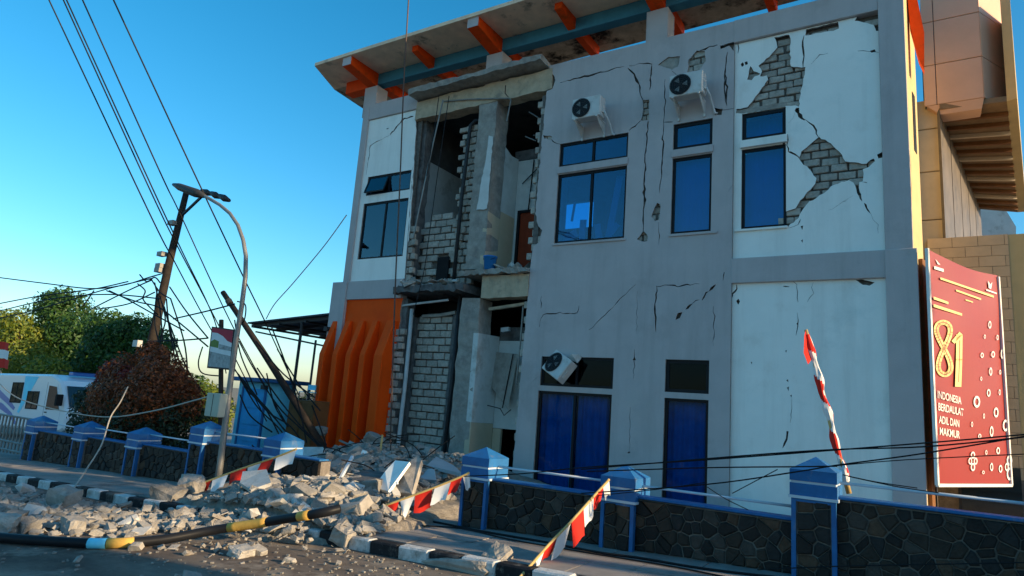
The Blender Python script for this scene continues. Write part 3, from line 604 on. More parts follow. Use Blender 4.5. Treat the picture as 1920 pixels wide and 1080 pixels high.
hp = hp.build('hanging_ceiling_panel', 'concrete', B)
b = MB(); b.tube([at(942, 765, .62), at(962, 664, .68)], .014); b.tube([at(914, 760, .6), at(938, 766, .58), at(945, 779, .58), at(958, 768, .58)], .012); b.build('panel_wire', 'wire', hp)
b = MB(); b.bar(at(918, 580, .25), at(985, 570, .25), .1, .07); b.build('broken_batten', 'beam_tan', B)
MB().tube([at(981, 575, .15), at(976, 640, .15), at(968, 720, .15)], .02).build('bent_conduit', 'galv', B)
b = MB(); b.bar(at(941, 619, .7), at(955, 617, .7), .1, .1); b.build('wall_fitting', 'pvc', B)
# steel conduits hanging from the top beam
MB().tube([at(831, 187, -.25), at(812, 270, -.25), at(775, 446, -.25)], .022, 6).build('hanging_conduit', 'galv', B)
MB().tube([at(832, 190, -.06), at(880, 186, -.06), at(955, 184, -.06), at(958, 188, -.06), at(950, 228, -.06)], .02, 6).build('hanging_conduit', 'galv', B)
for q in (((842, 180), (820, 330), (796, 505), (775, 590)), ((823, 180), (815, 240), (800, 330)), ((948, 160), (947, 175), (953, 182))):
    MB().tube([at(a, b_, -.3) for a, b_ in q], .012, 5).build('hanging_wire', 'wire', B)
for a, c in (((992, 210), (1010, 221)), ((985, 256), (1005, 264)), ((1000, 254), (1018, 252))): MB().tube([at(*a, .3), at(*c, .2)], .015, 5).build('rebar', 'galv', B)

# ------------------------------------------------------------------ roof canopy
RZ = 11.30
roof = MB(); roof.hexa([(-15.35, -1.06, RZ), (-.2, -1.06, RZ), (-.2, .30, RZ), (-15.95, .30, RZ), (-15.35, -1.06, RZ+.1), (-.2, -1.06, RZ+.1), (-.2, .30, RZ+.1), (-15.95, .30, RZ+.1)])
roof = roof.build('roof_slab', 'soffit', B)
r2 = MB(); r2.hexa([(-15.95, .30, RZ), (-.2, .30, RZ), (-.2, 1.68, RZ), (-16.1, 2.1, RZ), (-15.95, .30, RZ+.1), (-.2, .30, RZ+.1), (-.2, 1.68, RZ+.1), (-16.1, 2.1, RZ+.1)])
r2.build('roof_slab', 'soffit_bad', B)
MB().box(-15.0, -.3, .14, .44, RZ-.36, RZ-.002).build('roof_beam', 'blue_beam', B, bevel=.01)
b = MB(); b.box(-15.2, -14.0, .12, .46, RZ-.40, RZ-.004); b.build('beam_end', 'orange_beam', B, bevel=.01)
for k in range(7):
    xk = -14.0+k*2.27; main = (k % 2 == 0); y0 = -1.0 if main else -.62; w = .17 if main else .10
    rf = MB(); rf.hexa([(xk-w, y0, RZ-.26 if main else RZ-.16), (xk+w, y0, RZ-.26 if main else RZ-.16), (xk+w, .139, RZ-.42 if main else RZ-.30), (xk-w, .139, RZ-.42 if main else RZ-.30),
                        (xk-w, y0, RZ-.003), (xk+w, y0, RZ-.003), (xk+w, .139, RZ-.003), (xk-w, .139, RZ-.003)])
    rf = rf.build('rafter', 'orange_beam', B)
    if main: MB().box(xk-w, xk+w, y0-.012, y0-.001, RZ-.26, RZ-.004).build('end_cap', 'grey_plaster', rf)
    MB().box(xk-w*.9, xk+w*.9, .445, 1.6, RZ-.30, RZ-.003).build('rafter', 'orange_beam', B)
    if main: MB().box(xk-.26, xk+.26, .06, .52, 9.9, RZ-.43).build('roof_post', 'grey_plaster', B, bevel=.008)

# ================================================================== AIR CONDITIONERS
def ac_unit(name, label, loc, brackets=True):
    t = empty(name, label, 'air conditioner', loc, 'outdoor air conditioning units on the facade')
    b = MB(); b.box(-.36, .36, -.14, .14, 0, .50); b.build('casing', 'ac_white', t, bevel=.015)
    b = MB(); b.tube([(-.12, -.143, .25), (-.12, -.150, .25)], .225, 24); b.build('fan_opening', 'frame_black', t)
    g = MB()
    for r in (.05, .09, .13, .17, .205, .23):
        g.tube([(-.12+r*math.cos(a*math.pi/12), -.156, .25+r*math.sin(a*math.pi/12)) for a in range(25)], .005, 4)
    for a in range(6): g.tube([(-.12, -.156, .25), (-.12+.2*math.cos(a*math.pi/3), -.156, .25+.2*math.sin(a*math.pi/3))], .004, 4)
    g.build('fan_guard', 'dark_metal', t)
    b = MB()
    for i in range(3):
        a0 = i*2.09; p0 = Vector((-.12, -.152, .25))
        b.add([p0+Vector((.03*math.cos(a0), 0, .03*math.sin(a0))), p0+Vector((.16*math.cos(a0-.3), .0, .16*math.sin(a0-.3))), p0+Vector((.16*math.cos(a0+.4), -.002, .16*math.sin(a0+.4)))], [(0, 1, 2)])
    b.build('fan_blade', 'galv', t)
    b = MB(); b.box(.16, .34, -.146, -.141, .05, .45); b.build('side_panel', 'ac_white', t)
    b = MB(); b.box(.361, .385, -.06, .08, .1, .28); b.build('valve_cover', 'ac_white', t)
    if brackets:
        for sx in (-.28, .28):
            b = MB(); b.box(sx-.02, sx+.02, -.16, .32, -.035, -.002); b.box(sx-.02, sx+.02, .29, .318, -.36, -.036)
            b.prism([(-.14, -.036), (.288, -.036), (.288, -.30)], 'x', sx-.008, sx+.008); b.build('bracket', 'ac_white', t)
        b = MB(); b.tube([(.39, 0, .15), (.44, .1, 0), (.46, .25, -.15), (.5, .30, -.32), (.55, .31, -.34)], .028, 6); b.build('pipe', 'pvc', t, True)
    return t
ac_unit('air_conditioner', 'white outdoor air conditioner above the wide upper window, nearer the collapsed bay', (-6.36, -.33, 8.22))
ac_unit('air_conditioner', 'white outdoor air conditioner above the narrow upper window beside the white panel', (-4.03, -.33, 8.30))
t = ac_unit('air_conditioner', 'broken air conditioner hanging askew in front of the ground floor transom window', (-6.92, -.28, 2.28), False)
t.rotation_euler = (R(-22), R(28), R(-14)); t.scale = (.78, 1, 1.05)
b = MB(); b.add([(-.1, .1, .5), (.3, .12, .55), (.22, .2, .78), (-.05, .2, .7), (.1, -.05, .62)], [(0, 1, 4), (1, 2, 4), (2, 3, 4), (3, 0, 4), (0, 3, 2, 1)]); b.build('torn_bracket', 'ac_white', t)

# ================================================================== ENTRANCE WING (right)
WG = empty('entrance_wing', 'tan tiled entrance wing with clad overhang and slatted soffit behind the banner', 'building', (1, 3, 0))
def Wp(mb, name, m, bevel=0.0): 
    o = mb.build(name, m, WG, bevel=bevel); o.location -= WG.location; return o
YT = 3.0
zs = [at(1797, 190, YT).z, at(1797, 113, YT).z, at(1797, 30, YT).z, at(1797, -45, YT).z]
xs = [at(1729, 110, YT).x, at(1753, 110, YT).x, at(1841, 110, YT).x]
Wp(MB().box(xs[0]+.02, xs[2]-.02, YT+.03, YT+2.0, zs[0]+.02, zs[3]), 'overhang_core', 'concrete_dark')
for i in range(2):
    for j in range(3):
        Wp(MB().box(xs[i]+.008, xs[i+1]-.008, YT, YT+.05, zs[j]+.008, zs[j+1]-.008), 'cladding_panel', 'clad', .006)
p1 = at(1884, 110, YT+.9)
for j in range(3):                                   # chamfered corner panels
    a0, a1 = Vector((xs[2], YT, 0)), Vector((p1.x, YT+.9, 0)); n_ = Vector((-.03, .05, 0))
    z0_, z1_ = zs[j]+.008, zs[j+1]-.008
    Wp(MB().hexa([(a0.x, a0.y, z0_), (a1.x, a1.y, z0_), (a1.x+n_.x, a1.y+n_.y, z0_), (a0.x+n_.x, a0.y+n_.y, z0_), (a0.x, a0.y, z1_), (a1.x, a1.y, z1_), (a1.x+n_.x, a1.y+n_.y, z1_), (a0.x+n_.x, a0.y+n_.y, z1_)]), 'cladding_panel', 'clad')
Wp(MB().hexa([(xs[0]+.3, YT+.06, zs[0]-.22), (xs[2]-.05, YT+.06, zs[0]-.22), (xs[2]-.05, YT+.5, zs[0]-.22), (xs[0]+.3, YT+.5, zs[0]-.22), (xs[0]+.05, YT+.01, zs[0]), (xs[2], YT+.01, zs[0]), (xs[2], YT+.5, zs[0]), (xs[0]+.05, YT+.5, zs[0])]), 'overhang_lip', 'clad')
# slatted soffit running back, with bright fascia on the street side
SZ = zs[0]-.12
L0, L1 = atz(1762, 205, SZ), atz(1835, 392, SZ); R0, R1 = atz(1888, 190, SZ), atz(1908, 398, SZ)
Wp(MB().hexa([L0, R0, R1, L1, L0+Vector((0, 0, .12)), R0+Vector((0, 0, .12)), R1+Vector((0, 0, .12)), L1+Vector((0, 0, .12))]), 'soffit', 'soffit_slat')
for k in range(1, 15):
    t = (k/15)**1.0; a = L0.lerp(L1, t); c = R0.lerp(R1, t); dz = Vector((0, 0, -.05))
    Wp(MB().bar(a+dz, c+dz, .07, .09), 'soffit_batten', 'wood_brown' if k % 3 else 'tan_wall')
Wp(MB().hexa([R0, R0+Vector((.16, -.1, 0)), R1+Vector((.22, 0, 0)), R1, R0+Vector((0, 0, 2.4)), R0+Vector((.16, -.1, 2.4)), R1+Vector((.22, 0, .5)), R1+Vector((0, 0, .5))]), 'fascia', 'yellow_wall')
# glazed wall under the soffit edge
G0, G1 = at(1741, 300, YT+.02), L1
gz0 = 5.0
for k in range(5):
    a = Vector((L0.x-.06, L0.y, 0)).lerp(Vector((L1.x, L1.y, 0)), k/5); c = Vector((L0.x-.06, L0.y, 0)).lerp(Vector((L1.x, L1.y, 0)), (k+1)/5)
    d = (c-a)*.03; n_ = Vector((.05, -.02, 0))
    Wp(MB().hexa([a+d+Vector((0, 0, gz0)), c-d+Vector((0, 0, gz0)), c-d+n_+Vector((0, 0, gz0)), a+d+n_+Vector((0, 0, gz0)), a+d+Vector((0, 0, SZ+.08)), c-d+Vector((0, 0, SZ+.08)), c-d+n_+Vector((0, 0, SZ+.08)), a+d+n_+Vector((0, 0, SZ+.08))]), 'glazing_panel', 'wing_glazing')
for k in range(4):
    zz = [5.3, 6.2, 7.3, 8.3, 9.0]; Wp(MB().box(.10, L0.x+.01, YT+.2, YT+.35, zz[k]+.01, zz[k+1]-.01), 'pilaster_panel', 'tan_wall', .01)
# tile wall behind the banner
tx0, tx1, tz = at(1738, 447, YT).x, at(1890, 440, YT).x, at(1820, 443, YT).z
tw = Wp(MB().box(tx0, tx1, YT+.02, YT+.5, .0, tz), 'tile_wall', 'mortar')
z = tz; k = 0
while z > 1.0:
    xx = tx0-(.22 if k % 2 else 0)
    while xx < tx1:
        a, c = max(tx0, xx), min(tx1, xx+.44)
        if c-a > .06:
            o = MB().box(a+.004, c-.004, YT-.005, YT+.018, z-.22+.004, z-.004).build('tile', 'tile_tan', tw)
        xx += .44
    z -= .22; k += 1
Wp(MB().box(tx1+.002, tx1+.30, YT+.05, YT+.5, 0, tz+.0), 'tile_return', 'yellow_wall')
Wp(MB().box(.55, tx1-.05, YT-.03, YT-.01, .0, 1.1), 'entrance_opening', 'car_glass')
for xx in (.12, .5): Wp(MB().box(xx, xx+.05, YT-.9, YT-.85, 0, 1.6), 'banner_post', 'dark_metal')
# neighbour seen past the wing
NB = empty('neighbour_house', 'pale gabled house glimpsed behind the entrance wing', 'house', (5, 16, 0))
b = MB((5, 16, 0)); q = [at(1812, 372, 14), at(1885, 392, 14), at(1905, 425, 14), at(1905, 470, 14), at(1812, 470, 14)]
poly = [(p.x, p.z) for p in q]; b.prism(poly, 'y', 14, 18)
o = b.build('gable_wall', 'room_white', NB); o.location = (0, 0, 0)
b = MB((5, 16, 0)); b.box(q[0].x, q[3].x, 14.01, 18, .5, q[3].z-.002); o = b.build('wall', 'grey_plaster', NB); o.location = (0, 0, 0)

# ================================================================== BANNER
A = Vector((.15, -.1, 0)); Bq = Vector((1.31, 2.3, 0)); du = (Bq-A).normalized(); bw = (Bq-A).length; nb = Vector((du.y, -du.x, 0))
BZ0, BZ1 = .84, 4.75
BAN = empty('banner', 'red anniversary banner with gold 81 hung beside the grey corner column', 'banner', (A.x, A.y, BZ0))
def bl(px, py, off=.01):
    d = ray(px, py); t = (A-CAM).dot(nb)/d.dot(nb); p = CAM+d*t; return p+nb*off
def Bn(mb, name, m):
    o = mb.build(name, m, BAN); o.location -= BAN.location; return o
def flat(polys, name, m, off):
    b = MB()
    for pts in polys:
        P = [bl(x, y, off) for x, y in pts]; b.add(P, [tuple(range(len(P)))])
    return Bn(b, name, m)
n = 18; V = []; F = []                                # slightly rippled cloth
for i in range(n+1):
    for j in range(25):
        u = i/n; v = j/24; top = BZ1-.02*u-.12*math.sin(u*math.pi)*.6*(v)
        p = A+du*(bw*u); zz = BZ0+(top-BZ0)*v
        w = .006*math.sin(u*9+v*5)+.008*math.sin(v*14-u*4)*v; p = p+nb*(w-.012); V.append((p.x, p.y, zz))
for i in range(n):
    for j in range(24): F.append((i*25+j, (i+1)*25+j, (i+1)*25+j+1, i*25+j+1))
b = MB(); b.add(V, F); b.add([Vector(v)-nb*.02 for v in V], [tuple(reversed(f)) for f in F]); Bn(b, 'cloth', 'banner_red')
b = MB()
for (a, c) in (((0, BZ0-.03), (1, BZ0-.03)), ((0, BZ0-.03), (0, BZ1)), ((1, BZ0-.03), (1, BZ1-.05))):
    P0 = A+du*(bw*a[0]); P1 = A+du*(bw*c[0]); b.bar((P0.x, P0.y, a[1]), (P1.x, P1.y, c[1]), .05, .05, tuple(nb))
Bn(b, 'frame', 'print_white')
def z8(pts): return [(1460+x/1.8, 480+y/1.8) for x, y in pts]
def ribbon(pts, w, closed=False):
    out = []; n = len(pts)
    for i in range(n if closed else n-1):
        a, c = pts[i], pts[(i+1) % n]; dx, dy = c[0]-a[0], c[1]-a[1]; l = math.hypot(dx, dy) or 1; ox, oy = -dy/l*w/2, dx/l*w/2
        ex, ey = dx/l*w*.15, dy/l*w*.15
        out.append(z8([(a[0]+ox-ex, a[1]+oy-ey), (a[0]-ox-ex, a[1]-oy-ey), (c[0]-ox+ex, c[1]-oy+ey), (c[0]+ox+ex, c[1]+oy+ey)]))
    return out
def ell(cx, cy, rx, ry, n=28, a0=0): return [(cx+rx*math.cos(a0+2*math.pi*i/n), cy+ry*math.sin(a0+2*math.pi*i/n)) for i in range(n)]
eight = []
for i in range(56):
    a = 2*math.pi*i/56; eight.append((557+(20+1.5*math.cos(a))*math.sin(2*a)*1.12+3*(-math.cos(a)), 312-88*math.cos(a)))
one = [(589, 290), (613, 262)]; stem = [(609, 268), (608, 350), (605, 438)]
flat(ribbon(eight, 17, True)+ribbon(one, 14)+ribbon(stem, 21), 'numeral', 'banner_gold', .005)
flat(ribbon(eight, 2.2, True)+ribbon([(610, 285), (609, 350), (606, 425)], 2.2), 'numeral_groove', 'banner_red', .0065)
def text_on(txt, x0, y0, x1, y1, cap):                # baseline from (x0,y0) to (x1,y1) in photo pixels, cap height in pixels
    cu = bpy.data.curves.new('lettering', 'FONT'); cu.body = txt; cu.offset = .012
    o = bpy.data.objects.new('lettering', cu); COL.objects.link(o)
    dg = bpy.context.evaluated_depsgraph_get(); me = bpy.data.meshes.new_from_object(o.evaluated_get(dg)); bpy.data.objects.remove(o)
    xsv = [v.co.x for v in me.vertices]; ysv = [v.co.y for v in me.vertices]; xa, xb, yb = min(xsv), max(xsv), max(ysv)
    P0, P1 = bl(x0, y0, .006), bl(x1, y1, .006); H = bl(x0, y0-cap, .006)-P0
    for v in me.vertices: v.co = P0+(P1-P0)*((v.co.x-xa)/(xb-xa))+H*(v.co.y/yb)-BAN.location
    me.materials.append(M['print_white']); return link('lettering', me, BAN)
text_on('INDONESIA', 1757.5, 746, 1802, 758, 14); text_on('BERDAULAT', 1759, 769, 1806, 780, 14)
text_on('ADIL DAN', 1760, 793, 1798, 801, 14); text_on('MAKMUR', 1761.5, 815, 1799, 822, 14)
flat([z8(q) for q in ([(545, 72), (725, 134), (725, 141), (545, 79)], [(598, 113), (682, 143), (682, 149), (598, 119)], [(630, 146), (655, 154), (655, 158), (630, 150)], [(522, 137), (572, 155), (572, 163), (522, 146)], [(522, 162), (618, 194), (618, 202), (522, 172)])], 'print_line', 'banner_gold', .005)
flat([z8(q) for q in ([(528, 10), (545, 30), (536, 28)], [(524, 34), (556, 44), (556, 54), (524, 44)], [(706, 84), (714, 96), (720, 88), (716, 112), (708, 108)], [(700, 112), (735, 124), (735, 129), (700, 117)])], 'emblem', 'white_cloth', .005)
rings = []
for cx, cy, rx, ry in ((668, 492, 11, 20), (733, 528, 8, 17), (708, 462, 6, 13), (715, 390, 5, 14), (723, 332, 6, 11), (686, 335, 5, 9), (755, 330, 6, 18), (765, 572, 9, 20), (718, 592, 6, 18), (740, 657, 6, 12), (718, 712, 5, 14), (748, 718, 6, 13), (678, 608, 5, 8), (652, 568, 3, 9), (692, 540, 3, 9), (700, 663, 3.5, 8), (745, 460, 3, 10), (690, 730, 4, 6), (738, 275, 3.5, 9), (712, 232, 5, 13), (695, 272, 3, 7), (683, 414, 3, 7), (747, 392, 3, 8),
                       (655, 672, 7, 12), (655, 712, 7, 14), (646, 692, 6, 12), (664, 692, 6, 12), (778, 690, 9, 18), (778, 735, 9, 22), (769, 712, 6, 14)):
    o_, i_ = ell(cx, cy, rx, ry, 20), ell(cx, cy, rx*.55, ry*.6, 20)
    for k in range(20): rings.append(z8([o_[k], o_[(k+1) % 20], i_[(k+1) % 20], i_[k]]))
flat(rings, 'printed_rings', 'white_cloth', .005)['kind'] = 'stuff'
o = BAN
# ================================================================== STONE FENCES
def clip(poly, nx, ny, d):
    out = []; n = len(poly)
    for i in range(n):
        a, b = poly[i], poly[(i+1) % n]; da = nx*a[0]+ny*a[1]-d; db = nx*b[0]+ny*b[1]-d
        if da <= 0: out.append(a)
        if da*db < 0: t = da/(da-db); out.append((a[0]+(b[0]-a[0])*t, a[1]+(b[1]-a[1])*t))
    return out
def cells(x0, x1, z0f, z1, size, rnd):
    S = []; nx = max(1, round((x1-x0)/size)); nz = max(1, round((z1-min(z0f(x0), z0f(x1)))/size))
    zl = min(z0f(x0), z0f(x1))
    for i in range(nx):
        for j in range(nz): S.append((x0+(i+.5+rnd.uniform(-.42, .42))*(x1-x0)/nx, zl+(j+.5+rnd.uniform(-.42, .42)+(.25 if i % 2 else -.25)*.8)*(z1-zl)/nz))
    out = []
    for i, s in enumerate(S):
        p = [(x0, z0f(x0)), (x1, z0f(x1)), (x1, z1), (x0, z1)]
        for j, t in enumerate(S):
            if i != j and abs(s[0]-t[0])+abs(s[1]-t[1]) < size*4:
                nx_, ny_ = t[0]-s[0], t[1]-s[1]; p = clip(p, nx_, ny_, (nx_*(s[0]+t[0])+ny_*(s[1]+t[1]))/2)
                if len(p) < 3: break
        if len(p) >= 3: out.append(p)
    return out
def stones(parent, x0, x1, z0f, z1, y, size, seed, side=None):
    rnd = random.Random(seed)
    for p in cells(x0, x1, z0f, z1, size, rnd):
        cx = sum(a for a, b in p)/len(p); cz = sum(b for a, b in p)/len(p); r = max(math.hypot(a-cx, b-cz) for a, b in p)
        if r < .02: continue
        f = 1-.011/r; g = max(.3, f-.022/r); d = rnd.uniform(.018, .04); n = len(p); tl = rnd.uniform(-.08, .08)
        P = lambda k, yy: [(cx+(a-cx)*k, yy+(a-cx)*tl*(1 if yy < y else 0), cz+(b-cz)*k) for a, b in p]
        V = P(f, y+.01)+P(f, y-d*.6)+P(g, y-d)
        Fc = [(i, (i+1) % n, n+(i+1) % n, n+i) for i in range(n)]+[(n+i, n+(i+1) % n, 2*n+(i+1) % n, 2*n+i) for i in range(n)]+[tuple(range(2*n, 3*n))]
        MB().add(V, Fc).build('stone', 'stone%d' % rnd.choice([0, 0, 1, 1, 2, 3, 3, 4]), parent)
PW, PD = .37, .42
def pier(F_, x, zt, YF, seed, detail=True, broken=False):
    zb = gz(x)+.10; zs_ = zt-.42
    p = MB().box(x-PW/2, x+PW/2, YF, YF+PD, zb-.1, zs_).build('pier', 'stone_joint', F_)
    stones(p, x-PW/2+.03, x+PW/2-.03, lambda q: gz(q)+.12, zs_-.01, YF-.001, .13, seed)
    b = MB()
    for sx in (-1, 1): b.box(x+sx*(PW/2)-.022, x+sx*(PW/2)+.022, YF-.03, YF+.04, zb, zs_-.002)
    b.box(x-PW/2+.023, x+PW/2-.023, YF-.028, YF+.02, zs_-.03, zs_-.003); b.build('edge_trim', 'blue_paint', p)
    c = MB(); h = PW/2+.035; yc = YF+PD/2; hy = PD/2+.035
    c.box(x-h, x+h, yc-hy, yc+hy, zs_+.03, zs_+.15); c.box(x-h, x+h, yc-hy, yc+hy, zs_+.175, zs_+.285)
    v0 = [(x-h, yc-hy, zs_+.286), (x+h, yc-hy, zs_+.286), (x+h, yc+hy, zs_+.286), (x-h, yc+hy, zs_+.286), (x, yc, zt)]
    c.add(v0, [(0, 1, 4), (1, 2, 4), (2, 3, 4), (3, 0, 4), (3, 2, 1, 0)]); c = c.build('cap', 'blue_paint', p)
    b = MB(); b.box(x-h+.012, x+h-.012, yc-hy+.012, yc+hy-.012, zs_+.1505, zs_+.1745); b.box(x-h-.012, x+h+.012, yc-hy-.012, yc+hy+.012, zs_+.002, zs_+.0295); b.build('cap_line', 'pipe_white', c)
    return p
def panel(F_, x0, x1, zc, YF, seed, size=.138):
    w = MB().hexa([(x0, YF, gz(x0)+.02), (x1, YF, gz(x1)+.02), (x1, YF+.2, gz(x1)+.02), (x0, YF+.2, gz(x0)+.02), (x0, YF, zc-.04), (x1, YF, zc-.04), (x1, YF+.2, zc-.04), (x0, YF+.2, zc-.04)]).build('wall_panel', 'stone_joint', F_)
    stones(w, x0, x1, lambda q: gz(q)+.13, zc-.045, YF-.001, size, seed)
    MB().box(x0, x1, YF-.045, YF+.16, zc-.030, zc).build('coping', 'blue_paint', w, bevel=.008)
    return w
def rail(F_, x0, x1, z, YF): MB().tube([(x0, YF, z), (x1, YF, z)], .015, 8).build('rail', 'pipe_white', F_, True)
YF = -5.55
FR = empty('stone_fence', 'dark stone boundary fence with blue capped piers in front of the cracked facade', 'fence')
zp = [at(920, 839, YF+.2).z, at(1187, 873, YF+.2).z, at(1537, 857, YF+.2).z]
xp = [-5.12, -3.07, -.97]
for i in range(3): pier(FR, xp[i], zp[i], YF, 31+i)
pier(FR, 1.13, zp[2]+.02, YF, 37)
zc = [at(1030, 912, YF+.1).z, at(1350, 951, YF+.1).z, at(1750, 952, YF+.1).z]
panel(FR, xp[0]+PW/2+.002, xp[1]-PW/2-.002, zc[0], YF+.10, 41); panel(FR, xp[1]+PW/2+.002, xp[2]-PW/2-.002, zc[1], YF+.10, 42); panel(FR, xp[2]+PW/2+.002, 1.13-PW/2-.002, zc[2], YF+.10, 43)
for i, (a, c) in enumerate(((xp[0], xp[1]), (xp[1], xp[2]), (xp[2], 1.13))):
    z_ = [at(1040, 889, YF+.2).z, at(1350, 931, YF+.2).z, at(1750, 925, YF+.2).z][i]; rail(FR, a+PW/2+.04, c-PW/2-.04, z_, YF+.2)
FL = empty('stone_fence', 'dark stone boundary fence with blue capped piers in front of the rust brown shrub', 'fence')
xl = [-18.05, -15.75, -13.55, -11.42, -9.28]; pk = [(75, 778), (157, 787), (262, 799), (385, 788), (520, 808)]
zl = [at(a, b_, YF+.2).z for a, b_ in pk]
for i in range(5): pier(FL, xl[i], zl[i], YF, 51+i)
cl = [.20, .25, .29, .52]
for i in range(4): panel(FL, xl[i]+PW/2+.002, xl[i+1]-PW/2-.002, cl[i], YF+.10, 61+i, .165); rail(FL, xl[i]+PW/2+.04, xl[i+1]-PW/2-.04, cl[i]+.17, YF+.2)
panel(FL, xl[4]+PW/2+.002, -8.2, .5, YF+.1, 66, .19)
GT = empty('metal_gate', 'pale metal picket gate at the far end of the left fence', 'gate', (-19.3, YF+.15, gz(-19)))
def Gt(mb, name, m):
    o = mb.build(name, m, GT); o.location -= GT.location; return o
for k in range(22):
    xx = -22.4+k*.195; Gt(MB().tube([(xx, YF+.15, gz(xx)+.2), (xx, YF+.15, .42)], .022, 6), 'bar', 'galv')
for z_ in (-.42, -.22, .40): Gt(MB().tube([(-22.5, YF+.13, z_), (-18.28, YF+.13, z_)], .028, 6), 'rail', 'galv')

# ================================================================== POLES, LAMPS, SIGNS
def thing(name, label, cat, base, group=None):
    t = empty(name, label, cat, base, group)
    def add(mb, nm, m, smooth=False, bevel=0.0, par=None):
        o = mb.build(nm, m, par or t, smooth, bevel)
        if par is None: o.location -= t.location
        return o
    return t, add
YL = -5.95
t, ad = thing('street_lamp', 'grey curved street lamp standing in front of the left fence', 'street lamp', at(410, 890, YL))
pts = [at(a, b_, YL) for a, b_ in ((405, 925), (413, 870), (424, 780), (434, 700), (444, 630), (453, 575), (460, 520), (461, 480), (456, 450), (446, 422), (431, 400), (412, 384), (390, 371), (368, 361))]
ad(MB().tube(pts, [.056, .055, .052, .049, .045, .042, .040, .037, .035, .034, .033, .032, .031, .030], 10), 'pole', 'galv', True)
h0, h1 = at(384, 368, YL), at(325, 346, YL)
ad(MB().tube([h0, h0.lerp(h1, .25), h0.lerp(h1, .8), h1], [.04, .09, .075, .03], 10), 'lamp_head', 'dark_metal', True)
ad(MB().box(pts[2].x-.36, pts[2].x+.02, YL-.18, YL+.0, at(415, 782, YL).z, at(415, 738, YL).z), 'meter_cabinet', 'cabinet', False, .01)
ad(MB().box(pts[2].x-.175, pts[2].x-.165, YL-.184, YL-.1801, at(415, 780, YL).z, at(415, 740, YL).z), 'cabinet_seam', 'frame_black')
YP = -2.6
t, ad = thing('utility_pole', 'dark leaning utility pole rising behind the rust brown shrub', 'utility pole', at(262, 780, YP))
ad(MB().tube([at(256, 800, YP), at(283, 650, YP), at(318, 490, YP), at(350, 358, YP)], [.15, .135, .11, .085], 12), 'pole', 'rust_pole', True)
ad(MB().bar(at(338, 350, YP), at(384, 362, YP), .10, .10), 'cross_arm', 'dark_metal')
ad(MB().bar(at(340, 405, YP), at(381, 366, YP), .06, .06), 'brace', 'dark_metal')
for a, c in (((378, 358), (396, 364)), ((396, 362), (412, 370)), ((411, 367), (430, 376))): ad(MB().tube([at(*a, YP), at((a[0]+c[0])/2, (a[1]+c[1])/2, YP), at(*c, YP)], [.06, .10, .05], 8), 'insulator', 'dark_metal', True)
for a in ((313, 478), (310, 500), (308, 508), (333, 420)): ad(MB().box(at(*a, YP).x-.16, at(*a, YP).x+.1, YP-.22, YP-.05, at(*a, YP).z-.07, at(*a, YP).z+.06), 'clamp', 'galv')
ad(MB().box(at(275, 646, YP).x-.2, at(275, 646, YP).x+.05, YP-.3, YP-.14, at(275, 652, YP).z, at(275, 640, YP).z), 'junction_box', 'ac_white')
t, ad = thing('broken_pole', 'broken dark pole leaning diagonally against the end of the building above the rubble', 'utility pole', at(606, 842, -1.6))
ad(MB().tube([at(612, 850, -1.55), at(560, 765, -1.7), at(490, 655, -1.9), at(418, 548, -2.1)], [.095, .09, .08, .07], 10), 'shaft', 'rust_pole', True)
ad(MB().tube([at(432, 570, -2.06), at(428, 563, -2.07)], .09, 10), 'band', 'dark_metal')
YS_ = -4.4
t, ad = thing('sign_board', 'small framed sign with red top and street picture on a red post', 'sign', at(414, 800, YS_))
q = [at(388, 690, YS_), at(432, 694, YS_), at(440, 618, YS_), at(397, 612, YS_)]
def sq(u, v, off): 
    p = q[0].lerp(q[1], u).lerp(q[3].lerp(q[2], u), v); return p+Vector((0, -off, 0))
ad(MB().hexa([sq(0, 0, 0), sq(1, 0, 0), sq(1, 0, -.08), sq(0, 0, -.08), sq(0, 1, 0), sq(1, 1, 0), sq(1, 1, -.08), sq(0, 1, -.08)]), 'board', 'frame_black')
def patch(pts, nm, m, off=.006): ad(MB().add([sq(u, v, off) for u, v in pts], [tuple(range(len(pts)))]), nm, m)
patch([(.05, .04), (.95, .04), (.95, .97), (.05, .97)], 'print_ground', 'white_cloth', .004)
patch([(.05, .97), (.05, .86), (.3, .86), (.55, .80), (.75, .70), (.95, .66), (.95, .97)], 'red_header', 'sign_red')
patch([(.05, .04), (.95, .04), (.95, .34), (.05, .40)], 'picture', 'sign_pic'); patch([(.05, .52), (.4, .50), (.4, .66), (.2, .70), (.05, .64)], 'picture', 'sign_green'); patch([(.42, .48), (.95, .46), (.95, .56), (.42, .6)], 'picture', 'sign_pic')
ad(MB().tube([at(413, 830, YS_+.1), at(414, 760, YS_+.1), at(415, 600, YS_+.1)], .05, 8), 'post', 'rust_pole', True)
